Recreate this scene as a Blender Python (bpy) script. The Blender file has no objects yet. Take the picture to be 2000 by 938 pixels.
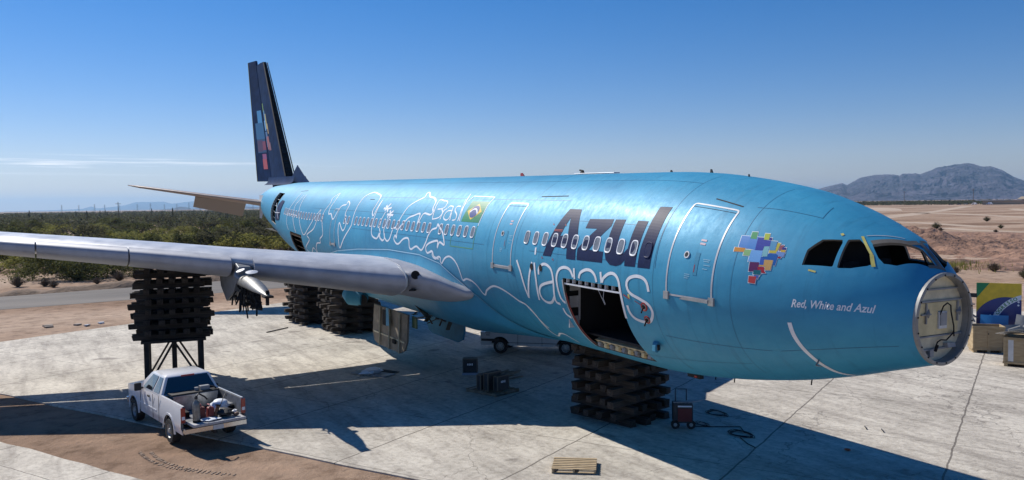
import bpy, bmesh, math, random
from mathutils import Vector, Matrix, noise
random.seed(7)
C = bpy.context.scene.collection
sc = bpy.context.scene
R = math.radians
# ---------------------------------------------------------------- camera
FWD = Vector((0.86814407, -0.4945228, -0.04210795)); UP = Vector((0.0299854, -0.03242564, 0.99902425))
CAM = Vector((-26.2079, 16.03475, 7.3))
cd = bpy.data.cameras.new('camera'); cam = bpy.data.objects.new('camera', cd); C.objects.link(cam)
rt = FWD.cross(UP).normalized(); up = rt.cross(FWD).normalized()
cam.matrix_world = Matrix.Translation(CAM) @ Matrix((rt, up, -FWD)).transposed().to_4x4()
cd.sensor_width = 36; cd.lens = 1637.24 / 2000 * 36; cd.clip_start = .2; cd.clip_end = 200000
sc.camera = cam
# ---------------------------------------------------------------- sky, sun, exposure
SUN = Vector((1.0, 0.39, 1.0)).normalized()
w = bpy.data.worlds.new("World"); sc.world = w; w.use_nodes = True
nt = w.node_tree; bg = nt.nodes['Background']; sky = nt.nodes.new('ShaderNodeTexSky')
sky.sky_type = 'NISHITA'; sky.sun_disc = False; sky.sun_elevation = math.asin(SUN.z)
sky.sun_rotation = math.atan2(SUN.x, SUN.y); sky.altitude = 500; sky.air_density = 1.0; sky.dust_density = 0.08; sky.ozone_density = 3.0
hs = nt.nodes.new('ShaderNodeHueSaturation'); hs.inputs['Saturation'].default_value = 1.45; hs.inputs['Value'].default_value = 1.0
# a few thin cloud wisps low over the left horizon
tc = nt.nodes.new('ShaderNodeTexCoord'); mp = nt.nodes.new('ShaderNodeMapping'); mp.inputs['Scale'].default_value = (5, 5, 170)
nz = nt.nodes.new('ShaderNodeTexNoise'); nz.inputs['Scale'].default_value = 1.3; nz.inputs['Detail'].default_value = 5
rp = nt.nodes.new('ShaderNodeMapRange'); rp.inputs[1].default_value = .50; rp.inputs[2].default_value = .66; rp.clamp = True
sp = nt.nodes.new('ShaderNodeSeparateXYZ')
def rng(a, b, c, d):
    m = nt.nodes.new('ShaderNodeMapRange'); m.inputs[1].default_value = a; m.inputs[2].default_value = b; m.inputs[3].default_value = c; m.inputs[4].default_value = d; return m
lo = rng(.036, .047, 0, 1); hi = rng(.052, .060, 1, 0); yy = rng(-.34, -.02, 0, 1)
def mul(a, b):
    m = nt.nodes.new('ShaderNodeMath'); m.operation = 'MULTIPLY'; nt.links.new(a, m.inputs[0]); nt.links.new(b, m.inputs[1]); return m.outputs[0]
nt.links.new(tc.outputs['Generated'], mp.inputs[0]); nt.links.new(mp.outputs[0], nz.inputs[0]); nt.links.new(nz.outputs[0], rp.inputs[0]); nt.links.new(tc.outputs['Generated'], sp.inputs[0])
nt.links.new(sp.outputs[2], lo.inputs[0]); nt.links.new(sp.outputs[2], hi.inputs[0]); nt.links.new(sp.outputs[1], yy.inputs[0])
f = mul(mul(rp.outputs[0], lo.outputs[0]), mul(hi.outputs[0], yy.outputs[0]))
mx = nt.nodes.new('ShaderNodeMix'); mx.data_type = 'RGBA'; mx.inputs[7].default_value = (15, 15, 15.5, 1)
nt.links.new(sky.outputs[0], hs.inputs['Color']); tn = nt.nodes.new('ShaderNodeMix'); tn.data_type = 'RGBA'; tn.blend_type = 'MULTIPLY'; tn.inputs[0].default_value = 1; tn.inputs[7].default_value = (1.14, .985, 1.18, 1); nt.links.new(hs.outputs[0], tn.inputs[6]); nt.links.new(tn.outputs[2], mx.inputs[6]); nt.links.new(f, mx.inputs[0]); nt.links.new(mx.outputs[2], bg.inputs[0])
bg.inputs[1].default_value = 0.073
sl = bpy.data.lights.new('sun', 'SUN'); so = bpy.data.objects.new('sun', sl); C.objects.link(so)
sl.energy = 5.0; sl.angle = R(.53); sl.color = (1, .945, .86); so.rotation_euler = SUN.to_track_quat('Z', 'Y').to_euler()
sc.render.engine = 'CYCLES'
sc.view_settings.view_transform = 'Standard'; sc.view_settings.look = 'None'; sc.view_settings.gamma = 1; sc.view_settings.exposure = 0.15
sc.cycles.max_bounces = 6; sc.cycles.volume_bounces = 0
# ---------------------------------------------------------------- helpers
def tag(o, label=None, cat=None, group=None, kind=None):
    for k, v in (('label', label), ('category', cat), ('group', group), ('kind', kind)):
        if v: o[k] = v
    return o
def empty(name, loc=(0, 0, 0), rz=0, label=None, cat=None, group=None):
    o = bpy.data.objects.new(name, None); C.objects.link(o); o.location = loc; o.rotation_euler = (0, 0, rz); o.empty_display_size = .2
    return tag(o, label, cat, group)
def copy_tree(o, parent=None):
    c = o.copy(); C.objects.link(c)
    if parent: c.parent = parent
    for ch in list(o.children): copy_tree(ch, c)
    return c
class MB:
    def __init__(s): s.v = []; s.f = []; s.m = []
    def add(s, vs, fs, mi=0):
        n = len(s.v); s.v += [tuple(v) for v in vs]; s.f += [tuple(i + n for i in f) for f in fs]; s.m += [mi] * len(fs)
    def box(s, c, size, rz=0, mi=0, M=None, jit=0, taper=1):
        x, y, z = [q / 2 for q in size]; vs = []
        for k in (-1, 1):
            t = taper if k > 0 else 1
            for a, b in ((-1, -1), (1, -1), (1, 1), (-1, 1)): vs.append(Vector((a * x * t + random.uniform(-jit, jit), b * y * t + random.uniform(-jit, jit), k * z + random.uniform(-jit, jit))))
        Mx = (M.to_4x4() if M else Matrix.Rotation(rz, 4, 'Z')); Mx = Matrix.Translation(c) @ Mx
        s.add([Mx @ v for v in vs], [(0, 3, 2, 1), (4, 5, 6, 7), (0, 1, 5, 4), (1, 2, 6, 5), (2, 3, 7, 6), (3, 0, 4, 7)], mi)
    def bar(s, p, q, wd, ht, mi=0):
        p, q = Vector(p), Vector(q); d = q - p; Q = d.to_track_quat('X', 'Z').to_matrix()
        s.box((p + q) / 2, (d.length, wd, ht), M=Q, mi=mi)
    def rings(s, rs, caps=True, mi=0, closed=True):
        n = len(rs[0]); vs = [v for r in rs for v in r]; fs = []
        for i in range(len(rs) - 1):
            for j in range(n if closed else n - 1):
                k = (j + 1) % n; fs.append((i * n + j, i * n + k, (i + 1) * n + k, (i + 1) * n + j))
        if caps: fs.append(tuple(range(n))[::-1]); fs.append(tuple(range((len(rs) - 1) * n, len(rs) * n)))
        s.add(vs, fs, mi)
    def tube(s, pts, rad, seg=8, mi=0, caps=True):
        pts = [Vector(p) for p in pts]; rad = rad if isinstance(rad, (list, tuple)) else [rad] * len(pts); rs = []
        for i, p in enumerate(pts):
            d = (pts[min(i + 1, len(pts) - 1)] - pts[max(i - 1, 0)]).normalized(); Q = d.to_track_quat('Z', 'Y')
            rs.append([p + Q @ Vector((rad[i] * math.cos(2 * math.pi * k / seg), rad[i] * math.sin(2 * math.pi * k / seg), 0)) for k in range(seg)])
        s.rings(rs, caps, mi)
    def lathe(s, prof, c, axis, seg=20, mi=0):
        Q = Vector(axis).to_track_quat('Z', 'Y'); c = Vector(c)
        s.rings([[c + Q @ Vector((r * math.cos(2 * math.pi * k / seg), r * math.sin(2 * math.pi * k / seg), h)) for k in range(seg)] for r, h in prof], True, mi)
    def build(s, name, mats, parent=None, smooth=False, angle=35, bevel=0):
        me = bpy.data.meshes.new(name); me.from_pydata(s.v, [], s.f)
        for m in (mats if isinstance(mats, (list, tuple)) else [mats]): me.materials.append(m)
        me.polygons.foreach_set('material_index', s.m); me.update()
        if smooth:
            me.polygons.foreach_set('use_smooth', [True] * len(me.polygons)); me.set_sharp_from_angle(angle=R(angle))
        o = bpy.data.objects.new(name, me); C.objects.link(o)
        if bevel:
            b = o.modifiers.new('bevel', 'BEVEL'); b.width = bevel; b.segments = 2; b.limit_method = 'ANGLE'
        if parent: o.parent = parent
        return o
def hexc(h): return tuple(((int(h[i:i + 2], 16) / 255) ** 2.2) for i in (1, 3, 5))
def mat(name, col, rough=.6, metal=0, var=0, vscale=3, bump=0, bscale=20, coat=0, col2=None, spec=.5, coords='Object', stretch=(1, 1, 1), rvar=0, thr=(.35, .65), emit=None):
    m = bpy.data.materials.new(name); m.use_nodes = True; t = m.node_tree; b = t.nodes['Principled BSDF']
    b.inputs['Base Color'].default_value = (*col, 1); b.inputs['Roughness'].default_value = rough; b.inputs['Metallic'].default_value = metal
    b.inputs['Coat Weight'].default_value = coat; b.inputs['Coat Roughness'].default_value = .12; b.inputs['Specular IOR Level'].default_value = spec
    if var or bump or col2 or rvar:
        c = t.nodes.new('ShaderNodeTexCoord'); mp = t.nodes.new('ShaderNodeMapping'); mp.inputs['Scale'].default_value = stretch; t.links.new(c.outputs[coords], mp.inputs[0])
        n = t.nodes.new('ShaderNodeTexNoise'); n.inputs['Scale'].default_value = vscale; n.inputs['Detail'].default_value = 6; n.inputs['Roughness'].default_value = .6; t.links.new(mp.outputs[0], n.inputs[0])
        if var or col2:
            r = t.nodes.new('ShaderNodeValToRGB'); r.color_ramp.elements[0].position = thr[0]; r.color_ramp.elements[1].position = thr[1]
            c2 = col2 or [min(1, q * (1 + var)) for q in col]; c1 = col if col2 else [q * (1 - var) for q in col]
            r.color_ramp.elements[0].color = (*c1, 1); r.color_ramp.elements[1].color = (*c2, 1); t.links.new(n.outputs[0], r.inputs[0]); t.links.new(r.outputs[0], b.inputs['Base Color'])
        if rvar:
            q = t.nodes.new('ShaderNodeMapRange'); q.inputs[1].default_value = .3; q.inputs[2].default_value = .7; q.inputs[3].default_value = rough - rvar; q.inputs[4].default_value = rough + rvar; t.links.new(n.outputs[0], q.inputs[0]); t.links.new(q.outputs[0], b.inputs['Roughness'])
        if bump:
            n2 = t.nodes.new('ShaderNodeTexNoise'); n2.inputs['Scale'].default_value = bscale; n2.inputs['Detail'].default_value = 5; t.links.new(mp.outputs[0], n2.inputs[0])
            u = t.nodes.new('ShaderNodeBump'); u.inputs['Strength'].default_value = 1; u.inputs['Distance'].default_value = bump; t.links.new(n2.outputs[0], u.inputs['Height']); t.links.new(u.outputs[0], b.inputs['Normal'])
    if emit: b.inputs['Emission Color'].default_value = (*emit, 1); b.inputs['Emission Strength'].default_value = 1
    return m
# ---------------------------------------------------------------- materials
def blue_paint():
    m = mat('blue_paint', (.045, .345, .52), .38, metal=.12, coat=.06, spec=.35); t = m.node_tree; b = t.nodes['Principled BSDF']; b.inputs['Coat Roughness'].default_value = .3
    c = t.nodes.new('ShaderNodeTexCoord')
    def N(scale, det, st, ro=.6):
        mp = t.nodes.new('ShaderNodeMapping'); mp.inputs['Scale'].default_value = st; mp.inputs['Rotation'].default_value = (0, R(20), 0); t.links.new(c.outputs['Object'], mp.inputs[0])
        n = t.nodes.new('ShaderNodeTexNoise'); n.inputs['Scale'].default_value = scale; n.inputs['Detail'].default_value = det; n.inputs['Roughness'].default_value = ro; t.links.new(mp.outputs[0], n.inputs[0]); return n.outputs[0]
    def MR(s_, a, b_, c_, d_):
        q = t.nodes.new('ShaderNodeMapRange'); q.inputs[1].default_value = a; q.inputs[2].default_value = b_; q.inputs[3].default_value = c_; q.inputs[4].default_value = d_; t.links.new(s_, q.inputs[0]); return q.outputs[0]
    r = t.nodes.new('ShaderNodeValToRGB'); e = r.color_ramp.elements; e[0].position = .3; e[0].color = (.030, .23, .40, 1); e[1].position = .75; e[1].color = (.052, .335, .53, 1); t.links.new(N(.55, 7, (.6, 1, 1), .65), r.inputs[0])
    st_ = t.nodes.new('ShaderNodeMix'); st_.data_type = 'RGBA'; st_.blend_type = 'MULTIPLY'; st_.inputs[7].default_value = (.66, .68, .70, 1); t.links.new(MR(N(2.2, 6, (2.5, .4, .22)), .56, .72, 0, .55), st_.inputs[0]); t.links.new(r.outputs[0], st_.inputs[6]); t.links.new(st_.outputs[2], b.inputs['Base Color'])
    t.links.new(MR(N(7, 7, (.8, .5, .5), .7), .3, .7, .45, .64), b.inputs['Roughness'])
    sx = t.nodes.new('ShaderNodeSeparateXYZ'); t.links.new(c.outputs['Object'], sx.inputs[0])
    def MA_(op, a, b_=None):
        q = t.nodes.new('ShaderNodeMath'); q.operation = op; t.links.new(a, q.inputs[0])
        if b_ is not None:
            if isinstance(b_, float): q.inputs[1].default_value = b_
            else: t.links.new(b_, q.inputs[1])
        return q.outputs[0]
    pil = MA_('MULTIPLY', MA_('ABSOLUTE', MA_('SINE', MA_('MULTIPLY', sx.outputs[0], math.pi / .533))), .22)
    pil = MA_('ADD', pil, MA_('MULTIPLY', MA_('ABSOLUTE', MA_('SINE', MA_('MULTIPLY', sx.outputs[2], math.pi / .42))), .10))
    u = t.nodes.new('ShaderNodeBump'); u.inputs['Distance'].default_value = .007; t.links.new(MA_('ADD', N(1.6, 4, (1, 1, 1)), pil), u.inputs['Height']); t.links.new(u.outputs[0], b.inputs['Normal']); return m
BLUE = blue_paint()
NAVY = mat('navy_paint', (.010, .018, .065), .5, coat=0, var=.15, spec=.15)
FINM = mat('fin_navy', (.012, .034, .095), .6, var=.25, vscale=1.5, spec=.04)
WHITE = mat('white_paint', (.72, .76, .82), .45, var=.06)
GREYRIM = mat('rim_metal', (.5, .52, .55), .45, metal=.3, var=.1)
PANE = mat('window_pane', (.16, .18, .21), .35, var=.2, vscale=6)
SILVER = mat('wing_metal', (.33, .35, .40), .5, metal=.12, var=.12, vscale=1.5, rvar=.07, bump=.0015, bscale=1.5)
WINGTOP = mat('wing_top_paint', (.52, .54, .57), .4, metal=.2, var=.10, vscale=1.2, rvar=.06)
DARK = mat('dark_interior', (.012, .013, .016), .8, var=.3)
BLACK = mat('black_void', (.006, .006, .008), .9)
ALU = mat('bare_aluminium', (.23, .23, .22), .5, metal=.7, var=.2, vscale=8)
BEIGE = mat('primer_beige', (.60, .54, .38), .6, var=.18, vscale=3, bump=.002)
BEIGE2 = mat('primer_yellow', (.64, .53, .29), .6, var=.15, vscale=3)
GREYP = mat('grey_panel', (.25, .26, .27), .5, var=.15)
RED = mat('red_paint', (.35, .03, .03), .5, var=.2)
GREEN = mat('flag_green', (.02, .22, .07), .4, coat=.2, var=.1); YEL = mat('flag_yellow', (.72, .49, .02), .4, coat=.2, var=.1); FBL = mat('flag_blue', (.02, .04, .2), .4, coat=.2)
TAPE = mat('yellow_tape', (.55, .50, .14), .6, var=.2)
RUB = mat('rubber', (.018, .018, .018), .85, var=.2)
WOODD = mat('cribbing_timber', (.016, .013, .011), .9, col2=(.06, .046, .036), vscale=3, stretch=(1, 8, 8), bump=.02, bscale=7)  # near-black tone: the backlit shade of the stacks is put into the colour
WOODL = mat('pallet_wood', (.34, .25, .14), .75, col2=(.52, .40, .25), vscale=4, stretch=(1, 7, 7), bump=.002)
PLY = mat('plywood', (.30, .22, .12), .7, col2=(.42, .32, .19), vscale=2, stretch=(1, 1, 5))
FRAME = mat('bare_frame', (.13, .118, .10), .6, var=.2)
DBLUE = mat('shaded_blue_panel', (.03, .20, .33), .75, var=.1)
STEEL = mat('rusty_steel', (.035, .03, .028), .7, metal=.4, var=.3)

def randomise(m, lo_, hi_):
    t = m.node_tree; b = t.nodes['Principled BSDF']; src = b.inputs['Base Color'].links[0].from_socket; oi = t.nodes.new('ShaderNodeObjectInfo'); q = t.nodes.new('ShaderNodeMapRange'); q.inputs[3].default_value = lo_; q.inputs[4].default_value = hi_; t.links.new(oi.outputs['Random'], q.inputs[0])
    x = t.nodes.new('ShaderNodeMix'); x.data_type = 'RGBA'; x.blend_type = 'MULTIPLY'; x.inputs[0].default_value = 1; t.links.new(src, x.inputs[6]); t.links.new(q.outputs[0], x.inputs[7]); t.links.new(x.outputs[2], b.inputs['Base Color'])
randomise(WOODD, .5, 1.5)
# stations of the fuselage: x, half width, top z, bottom z, z of greatest width
ST=[(-15.78,.93,.62,-1.26,-.32),(-15.45,1.17,1.0,-1.36,-.33),(-15.1,1.40,1.27,-1.47,-.30),(-14.65,1.66,1.5,-1.61,-.27),(-14.0,1.94,1.8,-1.82,-.22),
(-13.3,2.17,2.06,-2.02,-.18),(-12.5,2.38,2.30,-2.22,-.13),(-11.5,2.57,2.49,-2.42,-.08),(-10.6,2.69,2.62,-2.57,-.05),(-9.2,2.79,2.76,-2.74,0),(-8,2.82,2.81,-2.81,0),
(-7,2.82,2.82,-2.82,0),(0,2.82,2.82,-2.82,0),(10,2.82,2.82,-2.82,0),(20,2.82,2.82,-2.82,0),(23,2.80,2.82,-2.62,.1),(27,2.62,2.82,-2.05,.35),(31,2.28,2.80,-1.2,.72),(35,1.85,2.7,-.25,1.08),
(38,1.15,2.48,.65,1.35),(41,.55,2.1,1.25,1.62),(42.3,.25,1.9,1.45,1.68)]
def _pch():
    n=len(ST);T=[]
    for k in range(1,5):
        d=[(ST[i+1][k]-ST[i][k])/(ST[i+1][0]-ST[i][0]) for i in range(n-1)];m=[d[0]]
        for i in range(1,n-1): m.append(0 if d[i-1]*d[i]<=0 else 2*d[i-1]*d[i]/(d[i-1]+d[i]))
        m.append(d[-1]);T.append(m)
    return T
SLP=_pch()
def sec(x):
    x=min(max(x,ST[0][0]),ST[-1][0]);i=0
    while i<len(ST)-2 and x>ST[i+1][0]: i+=1
    h=ST[i+1][0]-ST[i][0];t=(x-ST[i][0])/h
    return [ (2*t**3-3*t*t+1)*ST[i][k]+(t**3-2*t*t+t)*h*SLP[k-1][i]+(-2*t**3+3*t*t)*ST[i+1][k]+(t**3-t*t)*h*SLP[k-1][i+1] for k in range(1,5)]
def S(x,a,off=0.0):
    """point on the skin, a = angle in degrees above the widest line, starboard; 90..270 = port"""
    w,t,b,m=sec(x);c,s=math.cos(math.radians(a)),math.sin(math.radians(a));h=(t-m) if s>=0 else (m-b)
    y,z=w*c,m+h*s
    if off:
        ny,nz=c/w,s/h;l=math.hypot(ny,nz);y+=off*ny/l;z+=off*nz/l
    return (x,y,z)
LINES=[(0.07,[(24.26,-5.6),(24.7,3.2),(24.75,18.1),(24.39,33.5),(24.37,47.9)]),(0.07,[(22.96,44.4),(22.51,24.6),(22.01,14.5),(21.42,3.1),(20.79,-5.1),(19.91,2.8),(19.09,13.9),(18.36,25.8)]),(0.07,[(22.48,-5.4),(22.83,1.9),(23.39,15.1),(23.67,28.6),(23.47,34.3),(23.34,43.4)]),(0.07,[(24.81,14.8),(23.39,15.1),(22.54,15.0)]),(0.08,[(17.16,48.7),(17.55,41.2),(17.33,33.7),(17.6,24.4),(17.6,17.0),(17.15,0.1),(17.72,-6.5),(17.74,-10.6),(18.37,-11.9),(18.77,-17.2),(18.94,-23.0),(19.37,-18.5),(20.22,-26.1),(20.98,-21.1),(19.79,-9.7),(20.12,-4.2),(18.85,3.7),(18.42,14.4),(18.28,25.8)]),(0.09,[(17.08,48.7),(16.84,38.8),(16.89,28.1),(16.71,21.7),(16.33,21.9),(15.68,16.6),(15.26,31.0),(14.65,33.5),(14.71,37.6),(14.17,33.7),(14.09,23.1),(13.56,12.7),(13.9,5.9),(14.59,13.4),(14.63,6.2),(14.54,-3.2),(14.51,-12.3),(13.66,-1.3),(12.81,10.5),(12.75,17.1),(12.88,33.1),(12.84,44.9),(12.22,50.3),(11.4,48.4),(10.71,44.6),(10.5,35.1),(10.52,28.0),(10.16,23.9),(10.12,40.1),(9.98,25.4),(9.95,13.6),(9.78,5.2),(9.17,2.8),(8.88,7.7),(8.77,3.6),(8.42,1.9)]),(0.08,[(9.54,3.7),(9.18,2.8),(8.78,7.8),(9.02,13.5),(8.98,21.4),(8.87,27.9)]),(0.08,[(8.89,7.7),(8.67,2.9),(8.44,1.6),(8.23,4.2),(8.4,11.5),(8.28,16.6),(8.26,22.7)]),(0.09,[(8.28,8.2),(8.17,4.2),(7.88,1.9),(7.58,4.8),(7.36,13.2),(7.1,15.0),(6.86,24.5),(6.63,34.6),(6.17,40.7),(5.74,45.1),(5.88,50.3),(5.65,50.3),(5.23,45.8),(4.71,44.3),(4.29,40.3),(4.14,33.9),(3.94,30.5),(4.07,27.9),(4.7,28.8),(4.84,24.1),(4.96,19.1),(5.08,28.1),(5.64,26.1),(6.04,24.1),(6.28,20.6),(6.75,13.7),(6.85,9.6),(6.84,5.6),(7.01,7.8),(7.12,4.5),(6.87,1.2),(6.56,1.1),(6.08,5.6),(5.65,6.8),(5.48,4.7),(5.41,-0.6),(5.22,-1.9),(4.7,1.0),(4.2,-1.4),(3.81,5.0),(3.64,11.1),(3.4,15.8),(3.03,17.6),(3.05,20.6),(2.68,17.1),(2.38,13.7),(2.13,6.8),(2.15,5.1),(2.54,6.7),(2.71,2.3),(2.71,7.3),(3.05,6.9),(3.54,4.5),(3.77,1.3),(3.66,-2.9),(3.18,-1.2),(3.03,-5.0),(2.62,-6.2)]),(0.08,[(3.38,-1.7),(3.26,-0.8),(3.12,-1.5),(3.19,-3.5),(3.12,-5.5),(2.93,-6.6),(2.76,-5.3),(2.59,-4.4),(2.45,-5.2),(2.49,-7.6),(2.41,-9.5),(2.24,-7.2),(2.02,-4.5),(1.74,-3.0),(1.52,-3.3),(1.24,-5.4),(1.01,-9.6),(0.91,-15.1),(0.86,-19.8),(0.54,-18.1),(0.19,-18.7)]),(0.08,[(0.51,-17.9),(0.16,-18.6),(-0.19,-22.0),(-0.49,-28.4),(-0.84,-23.9),(-1.32,-20.0),(-1.68,-19.2),(-2.13,-20.8),(-2.58,-23.8),(-2.93,-26.9),(-3.33,-29.2),(-3.59,-36.9),(-3.64,-57.0),(-4.21,-51.4),(-4.58,-51.4),(-4.83,-59.0),None])]
FLOWER=[(0.1,[(9.03,28.7),(8.94,32.6),(8.79,36.8)]),(0.1,[(9.32,31.5),(8.85,31.2),(8.43,32.4)]),(0.1,[(9.19,34.5),(8.85,31.2),(8.65,28.0)]),(0.1,[(8.42,22.6),(8.28,26.3),(8.01,29.2)]),(0.1,[(8.58,25.7),(8.18,25.5),(7.84,25.2)]),(0.1,[(8.41,29.5),(8.18,25.5),(8.11,22.0)])]
BRASIL=[(0.06,[(3.7,24.2),(4.04,41.2),(3.55,41.5),(3.21,40.7),(3.11,36.1),(3.31,33.8),(3.66,33.2)]),(0.06,[(3.31,33.8),(3.05,30.1),(3.19,26.0),(3.7,24.2)]),(0.06,[(3.0,24.5),(3.04,33.1)]),(0.06,[(3.02,29.3),(2.99,32.7),(2.85,34.0)]),(0.06,[(2.41,36.2),(2.73,36.7),(2.81,34.5)]),(0.06,[(2.29,32.6),(2.67,32.0),(2.78,28.6),(2.71,25.5),(2.41,24.4),(2.27,27.4),(2.41,36.2)]),(0.06,[(2.26,30.6),(2.13,24.3)]),(0.06,[(1.8,36.7),(2.11,36.4),(2.08,32.7),(1.76,29.3),(1.7,25.4),(1.94,24.5)]),(0.06,[(1.6,36.8),(1.45,24.2)]),(0.06,[(1.84,49.6),(1.31,24.3)]),(0.05,[(1.58,38.5),(1.39,47.1),(-0.26,46.4),(-0.21,38.4),(-0.25,31.2),(-0.26,21.7)])]
VIAGENS=[(0.1,[(-3.3,1.7),(-3.55,-7.2),(-3.71,-22.5)]),(0.1,[(-4.23,1.8),(-3.71,-22.5)]),(0.1,[(-4.37,1.7),(-4.42,-8.9),(-4.34,-22.5)]),(0.1,[(-4.61,-5.3),(-4.64,-1.2),(-4.87,1.5),(-5.12,1.2),(-5.34,-1.6),(-5.41,-8.2),(-5.32,-17.9),(-5.34,-21.3),(-5.53,-22.1)]),(0.1,[(-5.4,-8.2),(-4.91,-10.4),(-4.63,-12.7),(-4.5,-16.4),(-4.55,-20.7),(-4.78,-22.9),(-5.07,-22.0),(-5.3,-18.1)]),(0.1,[(-5.85,-20.5),(-5.67,-17.9),(-5.6,-9.8),(-5.62,-4.2),(-5.77,-0.1),(-6.04,1.5),(-6.32,0.5),(-6.48,-3.4)]),(0.1,[(-6.53,1.8),(-6.55,-4.4)]),(0.1,[(-5.6,-24.6),(-5.64,-28.5),(-5.84,-30.7)]),(0.1,[(-6.77,-3.6),(-6.84,-0.5),(-7.1,1.8),(-7.35,1.8),(-7.54,-0.4),(-7.62,-4.1)]),(0.1,[(-7.81,1.9),(-7.85,-4.0)]),(0.1,[(-7.88,-3.9),(-7.93,-1.5),(-8.19,1.6),(-8.42,1.7),(-8.58,-1.0),(-8.64,-5.8),(-8.68,-13.8),(-8.68,-22.6)]),(0.1,[(-9.76,-4.9),(-9.71,-0.7),(-9.57,1.7),(-9.32,2.3),(-9.06,1.0),(-8.93,-1.7),(-8.95,-5.2),(-9.09,-7.8),(-9.43,-10.0),(-9.7,-12.2),(-9.8,-15.6),(-9.75,-19.2),(-9.59,-22.4),(-9.33,-23.0),(-9.05,-21.7),(-8.9,-18.6),(-8.86,-14.5)]),(0.1,[(-4.38,11.1),(-4.39,6.7)])]
SMILE=[(0.13,[(-13.62,-11.3),(-13.65,-20.0),(-13.72,-30.2),(-13.81,-41.0),(-13.89,-53.4),(-13.93,-69.3),None])]
POL={'A':[(-4.82,6.7),(-5.43,37.9),(-6.04,37.9),(-6.45,20.5),(-6.56,6.5),(-6.1,6.5),(-6.05,12.7),(-5.4,12.7),(-5.27,6.8)],'Ahole':[(-5.73,32.0),(-5.55,19.7),(-5.94,20.7)],'z':[(-6.71,31.6),(-7.81,32.3),(-7.83,28.0),(-7.14,13.3),(-7.82,13.0),(-7.84,6.9),(-6.63,6.7),(-6.59,13.1),(-7.25,25.8),(-6.69,25.6)],'u':[(-7.9,32.2),(-8.33,32.6),(-8.35,21.0),(-8.4,14.8),(-8.53,12.8),(-8.69,13.4),(-8.82,16.4),(-8.83,32.6),(-9.23,32.8),(-9.23,21.2),(-9.22,7.0),(-8.8,6.8),(-8.79,10.0),(-8.65,7.3),(-8.45,6.1),(-8.19,6.4),(-7.99,8.8),(-7.9,12.5),(-7.91,17.2)],'l':[(-9.34,42.7),(-9.76,43.4),(-9.78,26.7),(-9.78,17.3),(-9.77,7.3),(-9.32,6.9),(-9.31,16.2),(-9.34,25.1)],'fg':[(1.22,42.1),(-0.18,41.8),(-0.26,31.6),(-0.18,24.0),(1.15,24.1),(1.14,32.8)],'fy':[(0.44,39.0),(-0.07,33.1),(0.5,25.6),(1.07,32.2)],'fb':[(0.3,35.4),(0.21,33.3),(0.18,31.1),(0.19,29.1),(0.26,27.6),(0.36,26.8),(0.47,26.8),(0.58,27.6),(0.68,29.1),(0.75,31.2),(0.79,33.4),(0.79,35.5),(0.75,37.1),(0.66,38.0),(0.55,38.0),(0.42,37.0)],'w1':[(-13.74,25.5),(-13.73,35.5),(-13.9,45.1),(-14.24,50.2),(-14.28,47.9),(-14.32,30.4),(-14.3,29.5)],'w2':[(-14.4,30.4),(-14.33,51.5),(-14.34,52.4),(-14.5,56.2),(-14.72,52.3),(-14.91,45.5),(-14.95,40.7),(-14.88,37.8),(-14.64,32.5),(-14.43,30.0)],'w3':[(-14.74,55.4),(-15.21,78.1),(-15.63,72.6),(-15.3,47.8),(-15.11,44.2),(-14.98,47.4)],'d4':[(29.23,43.4),(30.54,41.1),(30.07,18.5),(30.64,-1.7),None,(28.49,-12.1),(27.9,5.3),(28.24,14.6),(28.52,29.9),(28.9,43.3)],'d4p':[(28.13,28.5),(26.73,30.0),(26.36,15.5),(25.72,1.0),(26.59,1.6),(27.45,10.6)],'bulk':[(23.87,-7.4),(21.27,-5.3),(22.12,-22.2),(22.22,-31.7),None,(24.0,-22.5)],'d1':[(-10.29,44.0),(-11.52,49.4),(-11.76,-2.7),(-10.44,-4.3)],'hatch':[(-10.88,53.4),(-11.7,51.6)],'hatch2':[(-12.3,53.4),(-13.59,61.2),(-13.56,70.2)],'txt':[(-13.7,0.2),(-15.2,4.8),(-13.78,4.4)],'post':[(-14.58,58.1),(-14.86,48.6),(-14.93,46.5),(-14.99,38.8)],'fair':[(17.08,-23.1),(14.99,-16.1),(11.72,-10.2),(7.7,-5.6),(4.4,-5.5),(2.53,-9.7),(1.1,-21.3),(-0.01,-33.0),(-1.05,-52.8),(-1.63,-64.2),None],'ctl':[(-5.95,-4.8),(-8.58,-5.1),(-8.64,-7.4)],'cbl':[(-5.86,-56.4),(-8.51,-57.5)],'port1':[(-9.52,-13.9)],'port2':[(-9.52,-21.4)],'oval1':[(-4.2,-1.1)],'oval2':[(-4.73,-1.0)],'scoop':[(-9.49,-36.9)],'dring':[(-10.85,17.9)]}
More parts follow.
